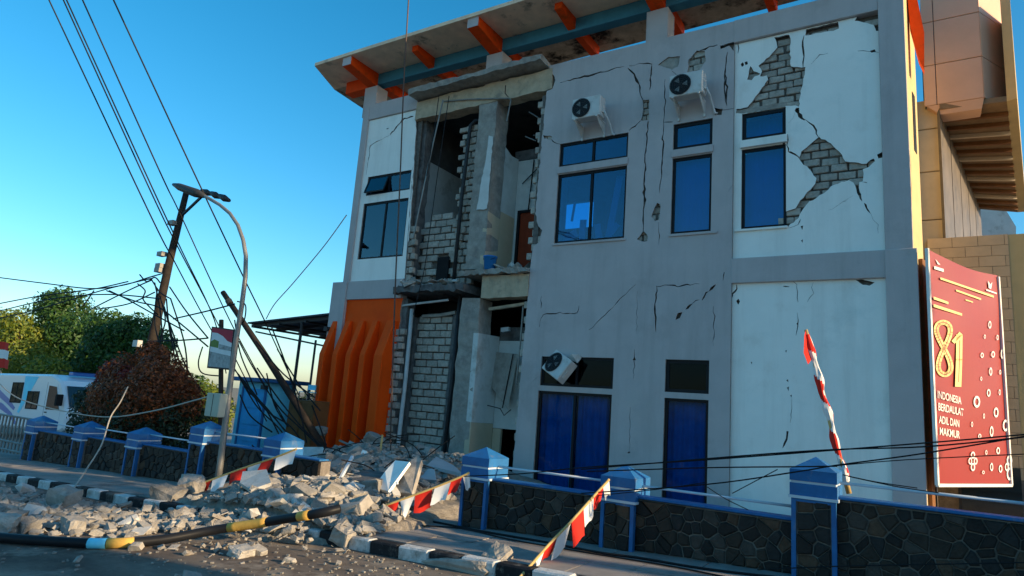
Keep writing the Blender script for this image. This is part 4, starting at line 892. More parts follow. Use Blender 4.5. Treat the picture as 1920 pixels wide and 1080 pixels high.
# black banded pole lying bent across the road
t, ad = thing('fallen_pole', 'bent black pole with pale bands lying across the road in front of the rubble', 'pole', gnd(200, 1017))
fp = [gnd(-60, 1000, .06), gnd(0, 1008, .06), gnd(100, 1015, .06), gnd(200, 1019, .06), gnd(300, 1012, .07), gnd(400, 994, .14), gnd(480, 982, .24), gnd(540, 972, .34), gnd(600, 962, .44), gnd(636, 954, .48)]
def sub(P, n=6):
    out = []
    for i in range(len(P)-1):
        a, b_, c, d = P[max(0, i-1)], P[i], P[i+1], P[min(len(P)-1, i+2)]
        for k in range(n):
            u = k/n; out.append(.5*((2*b_)+(c-a)*u+(2*a-5*b_+4*c-d)*u*u+(3*b_-a-3*c+d)*u**3))
    return out+[P[-1]]
fs_ = sub(fp); ad(MB().tube(fs_, .052, 10), 'shaft', 'frame_black', True)
for a, c, m in ((16, 18, 'light_blue_paint'), (18, 21, 'paint_yellow'), (32, 38, 'paint_yellow'), (44, 46, 'paint_yellow')): ad(MB().tube(fs_[a:c+1], .0545, 10), 'painted_band', m, True)

# flag pole with wound red and white flag
t, ad = thing('flag_pole', 'leaning bamboo flagpole with a red and white flag wound round it, behind the end pier', 'flagpole', at(1594, 930, -5.0))
P0, P1 = at(1592, 925, -4.95), at(1511, 618, -5.25)
ad(MB().tube([P0, P0.lerp(P1, .5), P1], [.028, .024, .018], 8), 'pole', 'rope', True)
ax = (P1-P0).normalized(); e1 = ax.orthogonal().normalized(); e2 = ax.cross(e1); NU, NA = 90, 12
def wp(i, j):
    u = .07+.90*i/NU; a = 2*math.pi*j/NA; r_ = .036+.010*noise.noise(Vector((i*.16, j % NA*.9, 2)))+.010*math.sin(i*.33)
    return P0.lerp(P1, u)+e1*(r_*math.cos(a))+e2*(r_*math.sin(a))+e1*(.008*math.sin(i*.21))
for m, sel in (('red_cloth', True), ('white_cloth', False)):
    V = []; F = []
    for i in range(NU):
        for j in range(NA):
            h = (j/NA+i*.030+.12*math.sin(i*.4)) % 1.0
            if (h < .40) == sel:
                k = len(V); V += [wp(i, j), wp(i, j+1), wp(i+1, j+1), wp(i+1, j)]; F.append((k, k+1, k+2, k+3))
    b = MB(); b.add(V, F); ad(b, 'flag_wrap', m)
q = [at(1511, 617, -5.26), at(1523, 672, -5.2), at(1515, 683, -5.3), at(1507, 662, -5.33), at(1508, 630, -5.3)]
ad(MB().add(q+[p+Vector((0, .004, 0)) for p in q], [(0, 1, 2, 3, 4), (9, 8, 7, 6, 5)]), 'flag_tail', 'red_cloth')
# flag at the far left
t, ad = thing('hanging_flag', 'red and white cloth hanging at the far left edge above the white vehicle', 'flag', at(4, 700, -4.6))
for (a, c, m) in ((640, 655, 'red_cloth'), (655, 672, 'white_cloth'), (672, 690, 'red_cloth')):
    V = [at(-14, a, -4.6), at(10, a+1, -4.55), at(17, a+4, -4.62), at(14, c+3, -4.62), at(8, c, -4.55), at(-14, c-1, -4.6)]
    ad(MB().add(V, [(0, 1, 4, 5), (1, 2, 3, 4)]), 'cloth_band', m)
ad(MB().tube([at(-12, 720, -4.6), at(-12, 600, -4.6)], .02, 6), 'pole', 'rope')

# ================================================================== BUNTING
def bunting(label, pts, flags, size, seed):
    rnd = random.Random(seed); t, ad = thing('bunting', label, 'bunting', pts[-1], None)
    P = sub(pts, 8); ad(MB().tube(P, .016, 6), 'cord', 'rope', True)
    L = [0]
    for a, c in zip(P, P[1:]): L.append(L[-1]+(c-a).length)
    def pt(s):
        s *= L[-1]
        for i in range(len(L)-1):
            if L[i+1] >= s: return P[i].lerp(P[i+1], (s-L[i])/(L[i+1]-L[i]+1e-9))
        return P[-1]
    for k, (s, wd, hh, m, tri) in enumerate(flags):
        a, c = pt(s), pt(min(1, s+wd)); dn = Vector((rnd.uniform(-.06, .06), rnd.uniform(-.10, .04), -hh)); n_ = 5; V = []; F = []
        for i in range(n_+1):
            for j in range(4):
                u, v = i/n_, j/3; uu = .5+(u-.5)*(1-(.85 if tri else .12)*v); p = a.lerp(c, uu)+dn*v
                p += Vector((0, .025*math.sin(u*5+k)*v, .015*math.sin(u*7+k*2)*v)); V.append(p)
        for i in range(n_):
            for j in range(3): F.append((i*4+j, (i+1)*4+j, (i+1)*4+j+1, i*4+j+1))
        ad(MB().add(V, F), 'pennant', m, True)
W_, R_ = 'white_cloth', 'red_cloth'
bunting('string of red and white pennants running over the rubble beside the street lamp', [at(381, 905, -6.4), at(425, 889, -6.25), at(470, 873, -6.1), at(512, 859, -6.0), at(556, 842, -5.85)],
        [(.0, .09, .16, R_, False), (.10, .17, .2, W_, False), (.29, .17, .18, R_, False), (.47, .16, .3, W_, False), (.63, .14, .30, R_, False), (.79, .21, .20, W_, False)], .3, 1)
bunting('string of red and white pennants tied to the first pier beside the rubble', [at(663, 968, -6.35), at(727, 946, -6.15), at(807, 917, -5.9), at(862, 895, -5.72), at(880, 886, -5.66)],
        [(.0, .14, .20, R_, False), (.15, .13, .18, W_, True), (.29, .10, .22, R_, True), (.40, .13, .24, W_, True), (.53, .15, .25, R_, False), (.70, .14, .22, W_, False), (.84, .1, .18, R_, False), (.94, .06, .2, W_, False)], .3, 2)
bunting('string of red and white pennants slanting down from the middle pier to the kerb', [at(940, 1118, -7.5), at(977, 1080, -7.2), at(1030, 1020, -6.7), at(1067, 982, -6.35), at(1110, 934, -5.95), at(1142, 899, -5.68)],
        [(.06, .12, .14, W_, False), (.17, .10, .16, R_, False), (.29, .09, .12, W_, True), (.38, .12, .17, R_, False), (.50, .13, .27, W_, False), (.63, .12, .26, R_, False), (.75, .1, .2, W_, False), (.85, .1, .17, R_, False), (.94, .06, .16, W_, False)], .3, 3)

# ================================================================== WIRES
def wire(label, pts, r=.012, m='wire', group=None, name='cable', smooth=True):
    P = [Vector(p) for p in pts]; P = sub(P, 6) if (smooth and len(P) > 2) else P
    b = MB(P[0]); b.tube(P, r, 5); o = b.build(name, m); return tag(o, label, 'cable', group)
gA = 'slack overhead wires at the upper left'
OW = ((((92, 0), (280, 399), (327, 490), (393, 613), (470, 740)), 'lowest and leftmost of the slack overhead wires crossing the upper left sky'),
      (((119, 0), (280, 353), (333, 462), (400, 590), (500, 790)), 'left wire of the close pair of slack overhead wires at upper left'),
      (((125, 0), (287, 355), (341, 470), (402, 600), (424, 700)), 'right wire of the close pair of slack overhead wires at upper left'),
      (((155, 0), (299, 320), (337, 399), (437, 613), (540, 800)), 'slack overhead wire passing just left of the lamp heads down to the sign'),
      (((213, 0), (362, 320), (453, 512), (497, 603), (560, 740)), 'highest and rightmost slack overhead wire, crossing the street lamp arm'))
for q, lb in OW:
    n_ = len(q); wire(lb, [at(a, b_, -10.2+7.6*(i/(n_-1))**.8) for i, (a, b_) in enumerate(((q[0][0]*1.5-q[1][0]*.5, q[0][1]*1.5-q[1][1]*.5),)+q)], .016, 'wire', gA)
wire('pale service drop wire curving from the roof corner down to the carport', [at(a, b_, -.15) for a, b_ in ((650, 403), (620, 445), (595, 477), (547, 534), (515, 570), (499, 598))], .016, 'wire_pale')
gB = 'tangled service cables around the leaning utility pole'
for q in (((-20, 518), (90, 532), (170, 541), (230, 535), (280, 520), (305, 513)), ((-20, 573), (75, 555), (170, 543), (240, 528)), ((-20, 600), (60, 583), (190, 545), (250, 530), (285, 522)), ((200, 545), (255, 565), (295, 575), (330, 600), (390, 650)), ((205, 545), (240, 562), (290, 590), (345, 620)), ((285, 526), (300, 548), (320, 560)), ((155, 575), (176, 545)), ((170, 580), (240, 545), (285, 525)), ((180, 580), (240, 570), (290, 548)),
          ((290, 530), (300, 580), (305, 640)), ((312, 560), (318, 620), (330, 680)), ((308, 575), (325, 640), (340, 690)), ((280, 640), (340, 638), (390, 634)), ((325, 598), (390, 583), (440, 570)), ((318, 538), (350, 585), (390, 634)), ((310, 585), (350, 690), (385, 740), (392, 750)), ((258, 532), (272, 545), (268, 560), (280, 575), (296, 590)), ((262, 515), (275, 528), (290, 520), (300, 530)), ((295, 540), (290, 600), (300, 650)), ((320, 560), (345, 640), (352, 700)), ((300, 555), (310, 600), (300, 640), (312, 680)), ((0, 583), (100, 560), (200, 552), (300, 560))):
    wire('black service cable tangled round the leaning utility pole', [at(a, b_, -2.85) for a, b_ in q], .021, 'wire', gB)
gC = 'slack cables hanging between the street lamp and the broken pole'
for q in (((440, 600), (450, 660), (470, 710), (482, 740)), ((448, 640), (475, 690), (520, 760), (560, 800), (600, 838)), ((480, 640), (530, 700), (590, 745)), ((455, 715), (500, 770), (545, 800), (575, 845)), ((500, 700), (515, 760), (540, 800)), ((445, 700), (480, 760), (520, 800), (560, 850), (620, 900)), ((508, 610), (535, 680), (560, 760), (575, 830)), ((450, 740), (470, 780), (510, 810)), ((462, 730), (520, 790), (590, 880), (630, 960)), ((380, 650), (372, 680), (380, 700), (412, 705)), ((585, 760), (600, 800), (612, 835)), ((470, 735), (500, 765), (550, 825), (590, 850)), ((482, 690), (520, 745), (565, 800), (608, 840)), ((437, 690), (470, 730), (500, 770), (530, 830)), ((520, 655), (560, 720), (600, 770)), ((445, 565), (460, 572), (458, 600), (447, 610))):
    wire('slack black cable hanging between the street lamp and the broken pole', [at(a, b_, -3.2) for a, b_ in q], .017, 'wire', gC)
wire('pale rope sagging across the fence in front of the rust brown shrub', [at(a, b_, -5.9) for a, b_ in ((-20, 700), (20, 738), (60, 756), (130, 773), (207, 782), (290, 770), (360, 752), (400, 741))], .013, 'wire_pale')
wire('pale cable drooping from the shrub down over the fence to the road rubble', [at(240, 725, -5.9), at(225, 755, -6.0), at(207, 783, -6.1), at(190, 835, -6.4), at(160, 883, -7.0), at(135, 920, -7.6), at(112, 948, -8.2)], .014, 'wire_pale')
wire('brown cable hanging straight down in front of the collapsed bay', [at(768, -30, -1.3), at(762, 70, -1.2), at(757, 160, -1.1), at(750, 340, -1.05), at(742, 520, -1.1), at(736, 700, -1.3), at(731, 860, -1.6), at(729, 960, -3.5)], .020, 'wire_brown')
gD = 'black cables strung low in front of the facade'
LC = ((((870, 893), (980, 888), (1100, 876), (1326, 862), (1741, 830), (1950, 812)), 'long black cable running from the first pier across both doors to the banner'),
      (((1090, 880), (1373, 856), (1560, 843), (1741, 837), (1950, 816)), 'black cable just under the long top cable, from the middle pier to the banner'),
      (((1100, 884), (1320, 877), (1497, 875), (1570, 874)), 'level black cable between the middle pier cap and the end pier cap'),
      (((1090, 925), (1326, 908), (1497, 884), (1570, 872), (1732, 850), (1950, 813)), 'black cable rising from below the middle pier across the end pier cap to the banner'),
      (((1570, 873), (1700, 862), (1950, 850)), 'black cable crossing the lower part of the banner right of the end pier'),
      (((1373, 925), (1420, 900), (1458, 880)), 'short thin cable slanting up to the right between the middle and end piers'),
      (((1326, 913), (1360, 935), (1403, 956)), 'short thin cable slanting down to the right below the narrow door'),
      (((1590, 893), (1680, 912), (1760, 924)), 'upper of two thin cables drooping right of the end pier'),
      (((1580, 890), (1640, 903), (1720, 915)), 'lower of two thin cables drooping right of the end pier'),
      (((1100, 931), (1228, 918), (1326, 904)), 'thin cable lying across the foot of the middle pier cap'))
for q, lb in LC:
    wire(lb, [at(a, b_, -5.75+.0004*(a-1400)) for a, b_ in q], .0075 if len(q) > 3 else .005, 'wire', gD)
wire('black cable crossing low over the stone panel at the right edge', [at(a, b_, -5.75) for a, b_ in ((1420, 1068), (1560, 1062), (1750, 1058), (1950, 1054))], .006)
wire('dark cable lying along the pavement below the fence', [gnd(a, b_, .145) for a, b_ in ((700, 970), (793, 975), (900, 995), (1027, 1017), (1120, 1035), (1200, 1046), (1320, 1066), (1480, 1085))], .014)
wire('dark cable lying on the pavement nearer the kerb', [gnd(a, b_, .145) for a, b_ in ((760, 985), (860, 990), (960, 1012), (1100, 1036), (1260, 1062), (1400, 1090))], .010)

# ================================================================== RUBBLE
def hull_mesh(name, seed, m, sx=1, sy=1, sz=1, n=11):
    rnd = random.Random(seed); bm = bmesh.new()
    for i in range(n):
        if i < 8: v = Vector(((i & 1)-.5, ((i >> 1) & 1)-.5, ((i >> 2) & 1)-.5)); v = Vector([c*rnd.uniform(.62, 1.05) for c in v])   # broken block corners
        else:
            v = Vector([rnd.uniform(-.5, .5) for _ in range(3)]); k = max(abs(c) for c in v); v = v/k*.5*rnd.uniform(.8, 1.08)
        bm.verts.new((v.x*sx, v.y*sy, v.z*sz))
    r = bmesh.ops.convex_hull(bm, input=bm.verts[:])
    bmesh.ops.delete(bm, geom=[v for v in bm.verts if not v.link_faces], context='VERTS')
    bmesh.ops.recalc_face_normals(bm, faces=bm.faces)
    me = bpy.data.meshes.new(name); bm.to_mesh(me); bm.free(); me.materials.append(M[m]); return me
HM = [hull_mesh('rubble_block', 100+i, 'rubble' if i % 5 else 'plaster_chip', 1, random.uniform(.5, .9), random.uniform(.10, .16) if i % 3 == 1 else random.uniform(.35, .7), 14) for i in range(18)]
def g2(x, y, cx, cy, sx, sy, a): return a*math.exp(-((x-cx)/sx)**2-((y-cy)/sy)**2)
def pile(x, y):
    h = g2(x, y, -10.6, -1.7, 2.3, 2.0, .66)+g2(x, y, -8.9, -4.1, 1.9, 1.9, .42)+g2(x, y, -7.4, -6.3, 1.4, 1.0, .30)+g2(x, y, -8.2, -1.0, 1.2, 1.2, .3)
    return h
def base(x, y): return gz(x)+(.125 if y > -7.1 else 0)
def surf(x, y): return base(x, y)+pile(x, y)
V = []; F = []; nx, ny = 92, 72
for i in range(nx+1):
    for j in range(ny+1):
        x = -14.5+10.2*i/nx; y = -8.6+8.9*j/ny; h = pile(x, y)
        nz = noise.noise(Vector((x*1.7, y*1.7, 3)))*.10+noise.noise(Vector((x*5, y*5, 1)))*.05
        V.append((x, y, gz(x)-.12+(.125 if y > -7.1 else 0)+(h+nz*min(1, h*4) + (.11 if h > .06 else 0))))
for i in range(nx):
    for j in range(ny): F.append((i*(ny+1)+j, (i+1)*(ny+1)+j, (i+1)*(ny+1)+j+1, i*(ny+1)+j+1))
b = MB(); b.add(V, F); o = b.build('rubble_mound', 'rubble_soil', None, True); tag(o, 'heap of crushed masonry and dust spilling from the collapsed bay', 'rubble', None, 'stuff')
def pick(rnd):
    r = rnd.random()
    if r < .42: return rnd.gauss(-9.0, 1.5), rnd.gauss(-3.4, 1.5)
    if r < .60: return rnd.gauss(-7.5, .9), rnd.gauss(-6.0, .9)
    if r < .72: return rnd.gauss(-6.5, .7), rnd.gauss(-6.9, .4)
    if r < .86:
        x = rnd.uniform(-14.5, -6.2); return x, rnd.gauss(-7.45 if x > -8.6 else -8.15-.05*(-x-8.6), .36)
    return rnd.gauss(-9.0, 2.4), rnd.gauss(-8.3, .6)
def proj(x, y, z):
    v = Vector((x, y, z))-CAM; d = v.dot(fw); return 960+FPX*v.dot(RT)/d, 540-FPX*v.dot(UP)/d
FRONT = [(-400, 985), (0, 1003), (100, 1012), (200, 1016), (300, 1008), (400, 994), (440, 1000), (500, 1004), (600, 1010), (690, 1014), (740, 990), (800, 955), (900, 925)]
def front_ok(x, y, z, slack=0):
    a, b_ = proj(x, y, z)
    for p, q_ in zip(FRONT, FRONT[1:]):
        if p[0] <= a < q_[0]: return b_ < p[1]+(q_[1]-p[1])*(a-p[0])/(q_[0]-p[0])+slack
    return a < -400
def ok(x, y):
    if y > -.15 or x < -17 or x > -4.9: return False
    if y > -5.7 and (x > -6.2 or (x < -9.6 and y < -5.1)): return False
    if x < -9.4 and -7.5 < y < -5.6: return False
    if not front_ok(x, y, surf(x, y), -6): return False
    if -14 < x < -12 and y > -3.2: return False
    return True
def joined(name, N, smin, smax, seed, label, meshes):
    rnd = random.Random(seed); V = []; F = []; c = 0
    tm = [([v.co.copy() for v in m.vertices], [tuple(p.vertices) for p in m.polygons]) for m in meshes]
    while c < N:
        x, y = pick(rnd)
        if not ok(x, y) and not (rnd.random() < .10 and y < -7.2 and x < -5.2): continue
        s = smin*(smax/smin)**(rnd.random()**1.8); mtx = Matrix.Rotation(rnd.uniform(0, 6.28), 3, 'Z') @ Matrix.Rotation(rnd.uniform(-.7, .7), 3, 'X') @ Matrix.Rotation(rnd.uniform(-.5, .5), 3, 'Y')
        vs, fs = rnd.choice(tm); n = len(V); z = surf(x, y)+s*rnd.uniform(.05, .3)
        V += [tuple(mtx @ (v*s)+Vector((x, y, z))) for v in vs]; F += [tuple(i+n for i in f) for f in fs]; c += 1
    me = bpy.data.meshes.new(name); me.from_pydata(V, [], F); me.materials.append(M['rubble']); me.update()
    o = link(name, me); tag(o, label, 'rubble', None, 'stuff')
joined('rubble_fragments', 8500, .04, .19, 71, 'small loose fragments of masonry strewn over the heap and road', HM[:8])
# light scatter of crumbs further out on the road
rnd = random.Random(77); V = []; F = []; vs_, fs_2 = [v.co.copy() for v in HM[2].vertices], [tuple(p.vertices) for p in HM[2].polygons]
for k in range(1500):
    x = rnd.uniform(-16, -1.5); y = -7.25-abs(rnd.gauss(0, 1.4)); s = rnd.uniform(.012, .045); n = len(V)
    mtx = Matrix.Rotation(rnd.uniform(0, 6.28), 3, 'Z'); V += [tuple(mtx @ (v*s)+Vector((x, y, gz(x)+s*.2))) for v in vs_]; F += [tuple(i+n for i in f) for f in fs_2]
me = bpy.data.meshes.new('road_grit'); me.from_pydata(V, [], F); me.materials.append(M['rubble']); o = link('road_grit', me); tag(o, 'fine masonry grit sprinkled over the asphalt', 'grit', None, 'stuff')
rnd = random.Random(78); c = 0
while c < 285:
    x, y = pick(rnd)
    if not ok(x, y): continue
    s = rnd.uniform(.14, .27) if c < 235 else rnd.uniform(.27, .42)
    if y < -7.2: s *= .8
    o = link('rubble_block', HM[rnd.randrange(18)]); o.location = (x, y, surf(x, y)+s*.16); o.scale = (s, s*rnd.uniform(.7, 1.1), s*rnd.uniform(.7, 1.1))
    o.rotation_euler = (rnd.uniform(-.6, .6), rnd.uniform(-.5, .5), rnd.uniform(0, 6.3))
    if y < -7.1: tag(o, 'grey broken masonry block lying loose on the road', 'rubble', 'masonry blocks scattered on the road')
    elif y < -5.4: tag(o, 'grey broken masonry block lying on the buried pavement', 'rubble', 'masonry blocks lying across the pavement')
    else: tag(o, 'grey broken masonry block lying on the heap inside the fence line', 'rubble', 'masonry blocks on the heap at the collapsed bay')
    c += 1
# distinctive pieces
def frag(name, label, P, size, rot, m, seed=1, cat='rubble', n=14, rough=.8):
    me = hull_mesh(name, seed, m, 1, 1, 1, n+8); bm = bmesh.new(); bm.from_mesh(me)
    bmesh.ops.subdivide_edges(bm, edges=bm.edges[:], cuts=3, use_grid_fill=True); bmesh.ops.triangulate(bm, faces=bm.faces[:])
    for v in bm.verts: v.co += v.co.normalized()*(.10*noise.noise(v.co*3+Vector((seed, 0, 0)))+.05*noise.noise(v.co*9))
    bm.to_mesh(me); bm.free(); o = link(name, me); o.location = P; o.scale = size; o.rotation_euler = [R(a) for a in rot]; return tag(o, label, cat)
def hit(px, py):
    d = ray(px, py); t = 4.0
    while t < 40:
        p = CAM+d*t
        if p.z < surf(p.x, p.y): return p
        t += .03
    return CAM+d*14
def slab(name, label, pts, Y, th, m, cat='rubble', yb=None, trim=None):
    """broken flat slab: outline at measured points (each with its own depth) and a real thickness"""
    y0 = hit(sum(p[0] for p in pts)/len(pts), max(p[1] for p in pts)).y-.12; ym = sum(p[2] for p in pts)/len(pts)
    P = [at(a, b_, y0+(y-ym)) for a, b_, y in pts]; nrm = (P[1]-P[0]).cross(P[2]-P[0]).normalized()
    if nrm.dot(CAM-P[0]) > 0: nrm = -nrm
    n = len(P); b = MB(P[0]); b.add(P+[p+nrm*th for p in P], [tuple(range(n)), tuple(range(2*n-1, n-1, -1))]+[(i, (i+1) % n, n+(i+1) % n, n+i) for i in range(n)])
    return tag(b.build(name, m), label, cat)
slab('wall_fragment', 'white painted wall slab tilted on top of the heap below the brown cable', [(700, 914, -4.2), (728, 921, -4.3), (768, 866, -3.7), (741, 863, -3.6), (722, 884, -3.9)], 0, .05, 'white_plaster')
slab('wall_fragment', 'curved concrete slab with a sunlit rim standing beside the white slab', [(737, 922, -4.2), (772, 925, -4.2), (790, 862, -3.6), (783, 853, -3.5), (770, 866, -3.65), (752, 880, -3.9), (741, 900, -4.0)], 0, .09, 'concrete')
slab('wall_fragment', 'grey plaster sheet leaning against the base of the collapsed bay', [(800, 872, -1.6), (868, 888, -1.8), (850, 872, -1.2), (818, 856, -1.0)], 0, .06, 'grey_plaster')
slab('wall_fragment', 'pale plaster slab on the heap at the foot of the broken pole', [(546, 842, -2.6), (568, 838, -2.5), (606, 838, -2.4), (608, 860, -2.7), (574, 866, -2.8), (548, 858, -2.7)], 0, .10, 'plaster_chip')
slab('wall_fragment', 'light slab leaning beside the white plaster on the left of the heap', [(455, 884, -5.6), (500, 880, -5.5), (508, 905, -5.8), (470, 918, -6.0), (450, 905, -5.8)], 0, .06, 'plaster_chip')
slab('wall_fragment', 'small white plaster flake propped on the heap below the orange fins', [(672, 857, -2.6), (680, 843, -2.5), (688, 846, -2.5), (686, 857, -2.6)], 0, .03, 'white_plaster')
slab('wall_fragment', 'grey slab lying flat in the middle of the heap inside the black frame', [(660, 900, -4.3), (715, 902, -4.3), (725, 886, -3.7), (690, 880, -3.6), (664, 888, -3.9)], 0, .06, 'concrete_dark')
slab('wall_fragment', 'grey triangular plaster sheet leaning right of the curved slab', [(785, 898, -3.6), (818, 900, -3.6), (814, 878, -3.3), (802, 880, -3.3)], 0, .05, 'grey_plaster')
def bar_thing(name, label, a, c, w, h, m, cat='rubble'):
    lo = max(surf(a.x, a.y)+h*.4-a.z, surf(c.x, c.y)+h*.4-c.z, 0); k = (a+c)/2-CAM; sh = -k.normalized()*min(1.6, lo*3.2); a = a+sh; c = c+sh
    b = MB(a); b.bar(a, c, w, h); o = b.build(name, m, bevel=min(w, h)*.12); return tag(o, label, cat)
bar_thing('beam_fragment', 'long broken concrete beam lying diagonally over the left of the heap', at(548, 930, -5.0), at(648, 866, -3.0), .22, .2, 'concrete')
bar_thing('beam_fragment', 'broken concrete beam stub resting across the heap above the long beam', at(606, 880, -2.9), at(672, 842, -2.3), .24, .16, 'concrete')
bar_thing('window_frame_bar', 'fallen white window frame bar leaning on the heap', at(632, 908, -4.3), at(660, 858, -3.9), .05, .05, 'pipe_white', 'frame')
bar_thing('window_frame_bar', 'fallen black window frame bar lying across the heap', at(655, 860, -3.7), at(735, 876, -3.6), .07, .07, 'frame_black', 'frame')
bar_thing('window_frame_bar', 'thin pale frame bar lying low in the heap', at(655, 912, -4.4), at(742, 906, -4.3), .04, .04, 'pipe_white', 'frame')
bar_thing('steel_strip', 'dark steel strip slanting across the white slab', at(737, 868, -3.95), at(796, 914, -4.25), .05, .02, 'dark_metal', 'strip')
bar_thing('timber_stick', 'pale timber stick standing up in the heap below the orange fins', at(712, 856, -2.4), at(717, 816, -2.3), .04, .04, 'rope', 'stick')
bar_thing('timber_stick', 'weathered timber stick lying slanted below the orange fins', at(637, 826, -2.2), at(682, 846, -2.3), .045, .035, 'concrete', 'stick')
bar_thing('steel_strip', 'white metal strip lying at the right of the heap', at(700, 925, -4.6), at(712, 908, -4.4), .05, .02, 'pipe_white', 'strip')
frag('concrete_boulder', 'large rounded concrete lump on the road beside the end of the pennant string', gnd(315, 932, .16), (.55, .38, .32), (5, 12, 20), 'rubble', 201)
frag('concrete_boulder', 'grey concrete boulder under the lower end of the left pennant string', gnd(362, 915, .26), (.42, .36, .40), (20, -10, 50), 'concrete', 202)
frag('concrete_boulder', 'pale upright masonry lump on the road at the far left of the rubble', gnd(118, 938, .12), (.42, .3, .36), (10, 5, 10), 'rubble', 203)
frag('concrete_boulder', 'pale masonry lump beside the fallen black pole at the left edge', gnd(8, 985, .1), (.3, .24, .26), (0, 5, 30), 'rubble', 204)
frag('concrete_boulder', 'squared masonry block on the road just behind the fallen black pole', gnd(47, 985, .08), (.34, .2, .18), (0, 3, 4), 'rubble', 205)
frag('concrete_boulder', 'squared masonry block on the road behind the pole bands', gnd(138, 985, .08), (.36, .22, .18), (0, 3, -6), 'rubble', 206)
frag('concrete_boulder', 'flat round concrete chunk lying alone on the road below the heap', gnd(455, 1035, .04), (.28, .22, .12), (0, 3, -6), 'rubble', 207)
frag('concrete_boulder', 'concrete lump on the kerb end beside the heap', gnd(648, 1005, .12), (.30, .26, .24), (0, 13, -6), 'concrete', 208)
frag('concrete_boulder', 'masonry chunk resting on the slanting kerb fragment', gnd(935, 1050, .10), (.30, .26, .26), (30, 13, -6), 'concrete', 209)
o = frag('kerb_fragment', 'broken flat concrete kerb piece lying on the road against the painted kerb', gnd(862, 1052, .06), (1.05, .32, .14), (2, -3, -4), 'concrete', 210, n=26)
for k, (a, b_, s, lb) in enumerate(((600, 808, .34, 'broken block caught at the foot of the orange fins, left'), (700, 826, .5, 'rough concrete lump at the foot of the orange fins, right'), (745, 858, .36, 'concrete lump at the foot of the white drain pipe'))):
    frag('concrete_boulder', lb, at(a, b_, -1.0), (s, s*.8, s*.7), (10, 20*k, 40*k), 'rubble', 220+k)
rnd = random.Random(91)
for k in range(14):
    x, y = rnd.gauss(-9.2, 1.3), rnd.uniform(-5.2, -1.6); z = surf(x, y); a = rnd.uniform(0, 6.28); L_ = rnd.uniform(.5, 1.3)
    P = [Vector((x, y, z-.05)), Vector((x+.3*L_*math.cos(a), y+.3*L_*math.sin(a), z+.22*L_)), Vector((x+.8*L_*math.cos(a+.4), y+.8*L_*math.sin(a+.4), z+rnd.uniform(.1, .5)*L_))]
    b = MB(P[0]); b.tube(sub(P, 5), .011, 5); o = b.build('bent_rebar', 'rust_pole'); tag(o, 'thin bent steel bar sticking out of the heap', 'rebar', 'bent bars in the heap at the collapsed bay')
# debris on the upper floor edge
UF = [(-9.0, .2, .30), (-8.75, .1, .42), (-8.5, .25, .36), (-8.3, .1, .26), (-8.1, .3, .34), (-8.62, .35, .3)]
for k, (x, y, s) in enumerate(UF):
    o = link('rubble_block', HM[k+3]); o.location = (x, y, 4.84+s*.22); o.scale = (s, s, s*.8); o.rotation_euler = (.3*k, .2*k, k); tag(o, 'broken masonry on the upper floor edge of the right room', 'rubble', 'masonry on the right upper floor edge')
rnd = random.Random(9)
for k in range(24):
    o = link('rubble_block', HM[rnd.randrange(18)]); s = rnd.uniform(.16, .38); o.location = (rnd.uniform(-11.8, -9.95), rnd.uniform(-.18, .3), 4.50+s*rnd.uniform(.15, .6)); o.scale = (s, s*.9, s*.7); o.rotation_euler = (rnd.uniform(-.5, .5), rnd.uniform(-.5, .5), rnd.uniform(0, 6)); tag(o, 'broken masonry on the upper floor edge of the left room', 'rubble', 'masonry on the left upper floor edge')
t, ad = thing('bucket', 'blue plastic bucket on the edge of the exposed upper floor', 'bucket', (-9.02, .0, 4.85))
pr = [(.13, 0), (.165, .30), (.18, .30), (.18, .33), (.16, .33), (.12, .03)]; V = []; F = []
for i in range(20):
    a = 2*math.pi*i/20
    for r_, z_ in pr: V.append((-9.02+r_*math.cos(a), r_*math.sin(a), 4.86+z_))
for i in range(20):
    for j in range(5): F.append((i*6+j, ((i+1) % 20)*6+j, ((i+1) % 20)*6+j+1, i*6+j+1))
F += [tuple(i*6 for i in range(20)), tuple(i*6+5 for i in range(20))]
ad(MB().add(V, F), 'body', 'bucket_blue', True)
ad(MB().tube([(-9.02+.18*math.cos(a*.26), -.02-.12*math.sin(a*.26), 5.17-.10*math.sin(a*.26)) for a in range(13)], .006, 5), 'handle', 'dark_metal')

# ================================================================== BLUE GUARD POST, CARPORT
GX0, GX1, GY0, GY1 = at(440, 780, -.4).x, at(497, 780, -.4).x, -.4, None
GY1 = atx(549, 780, GX1).y; GZ1 = at(497, 716, -.4).z
t, ad = thing('guard_post', 'small light blue flat roofed guard post behind the left fence', 'hut', ((GX0+GX1)/2, 0, gz(GX0)))
ad(MB().box(GX0, GX1, GY0, GY1, gz(GX0)-.2, GZ1-.02), 'wall', 'light_blue_paint', False, .01)
ad(MB().box(GX0-.25, GX1+.22, GY0-.25, GY1+.3, GZ1-.018, GZ1+.10), 'roof', 'blue_paint', False, .01)
dxa, dxb = at(452, 780, GY0).x, at(492, 780, GY0).x
d_ = ad(MB().box(dxa, dxb, GY0-.03, GY0-.002, gz(GX0), GZ1-.22), 'door', 'door_blue', False, .008)
for k in range(4):
    z0_ = gz(GX0)+.15+k*.48; o = ad(MB().box(dxa+.1, dxb-.1, GY0-.045, GY0-.031, z0_, z0_+.38), 'door_panel', 'door_blue', False, .01)
ad(MB().box(dxa-.07, dxa-.002, GY0-.05, GY0-.002, gz(GX0), GZ1-.15), 'door_frame', 'blue_paint')
ad(MB().box(dxb+.002, dxb+.07, GY0-.05, GY0-.002, gz(GX0), GZ1-.15), 'door_frame', 'blue_paint')
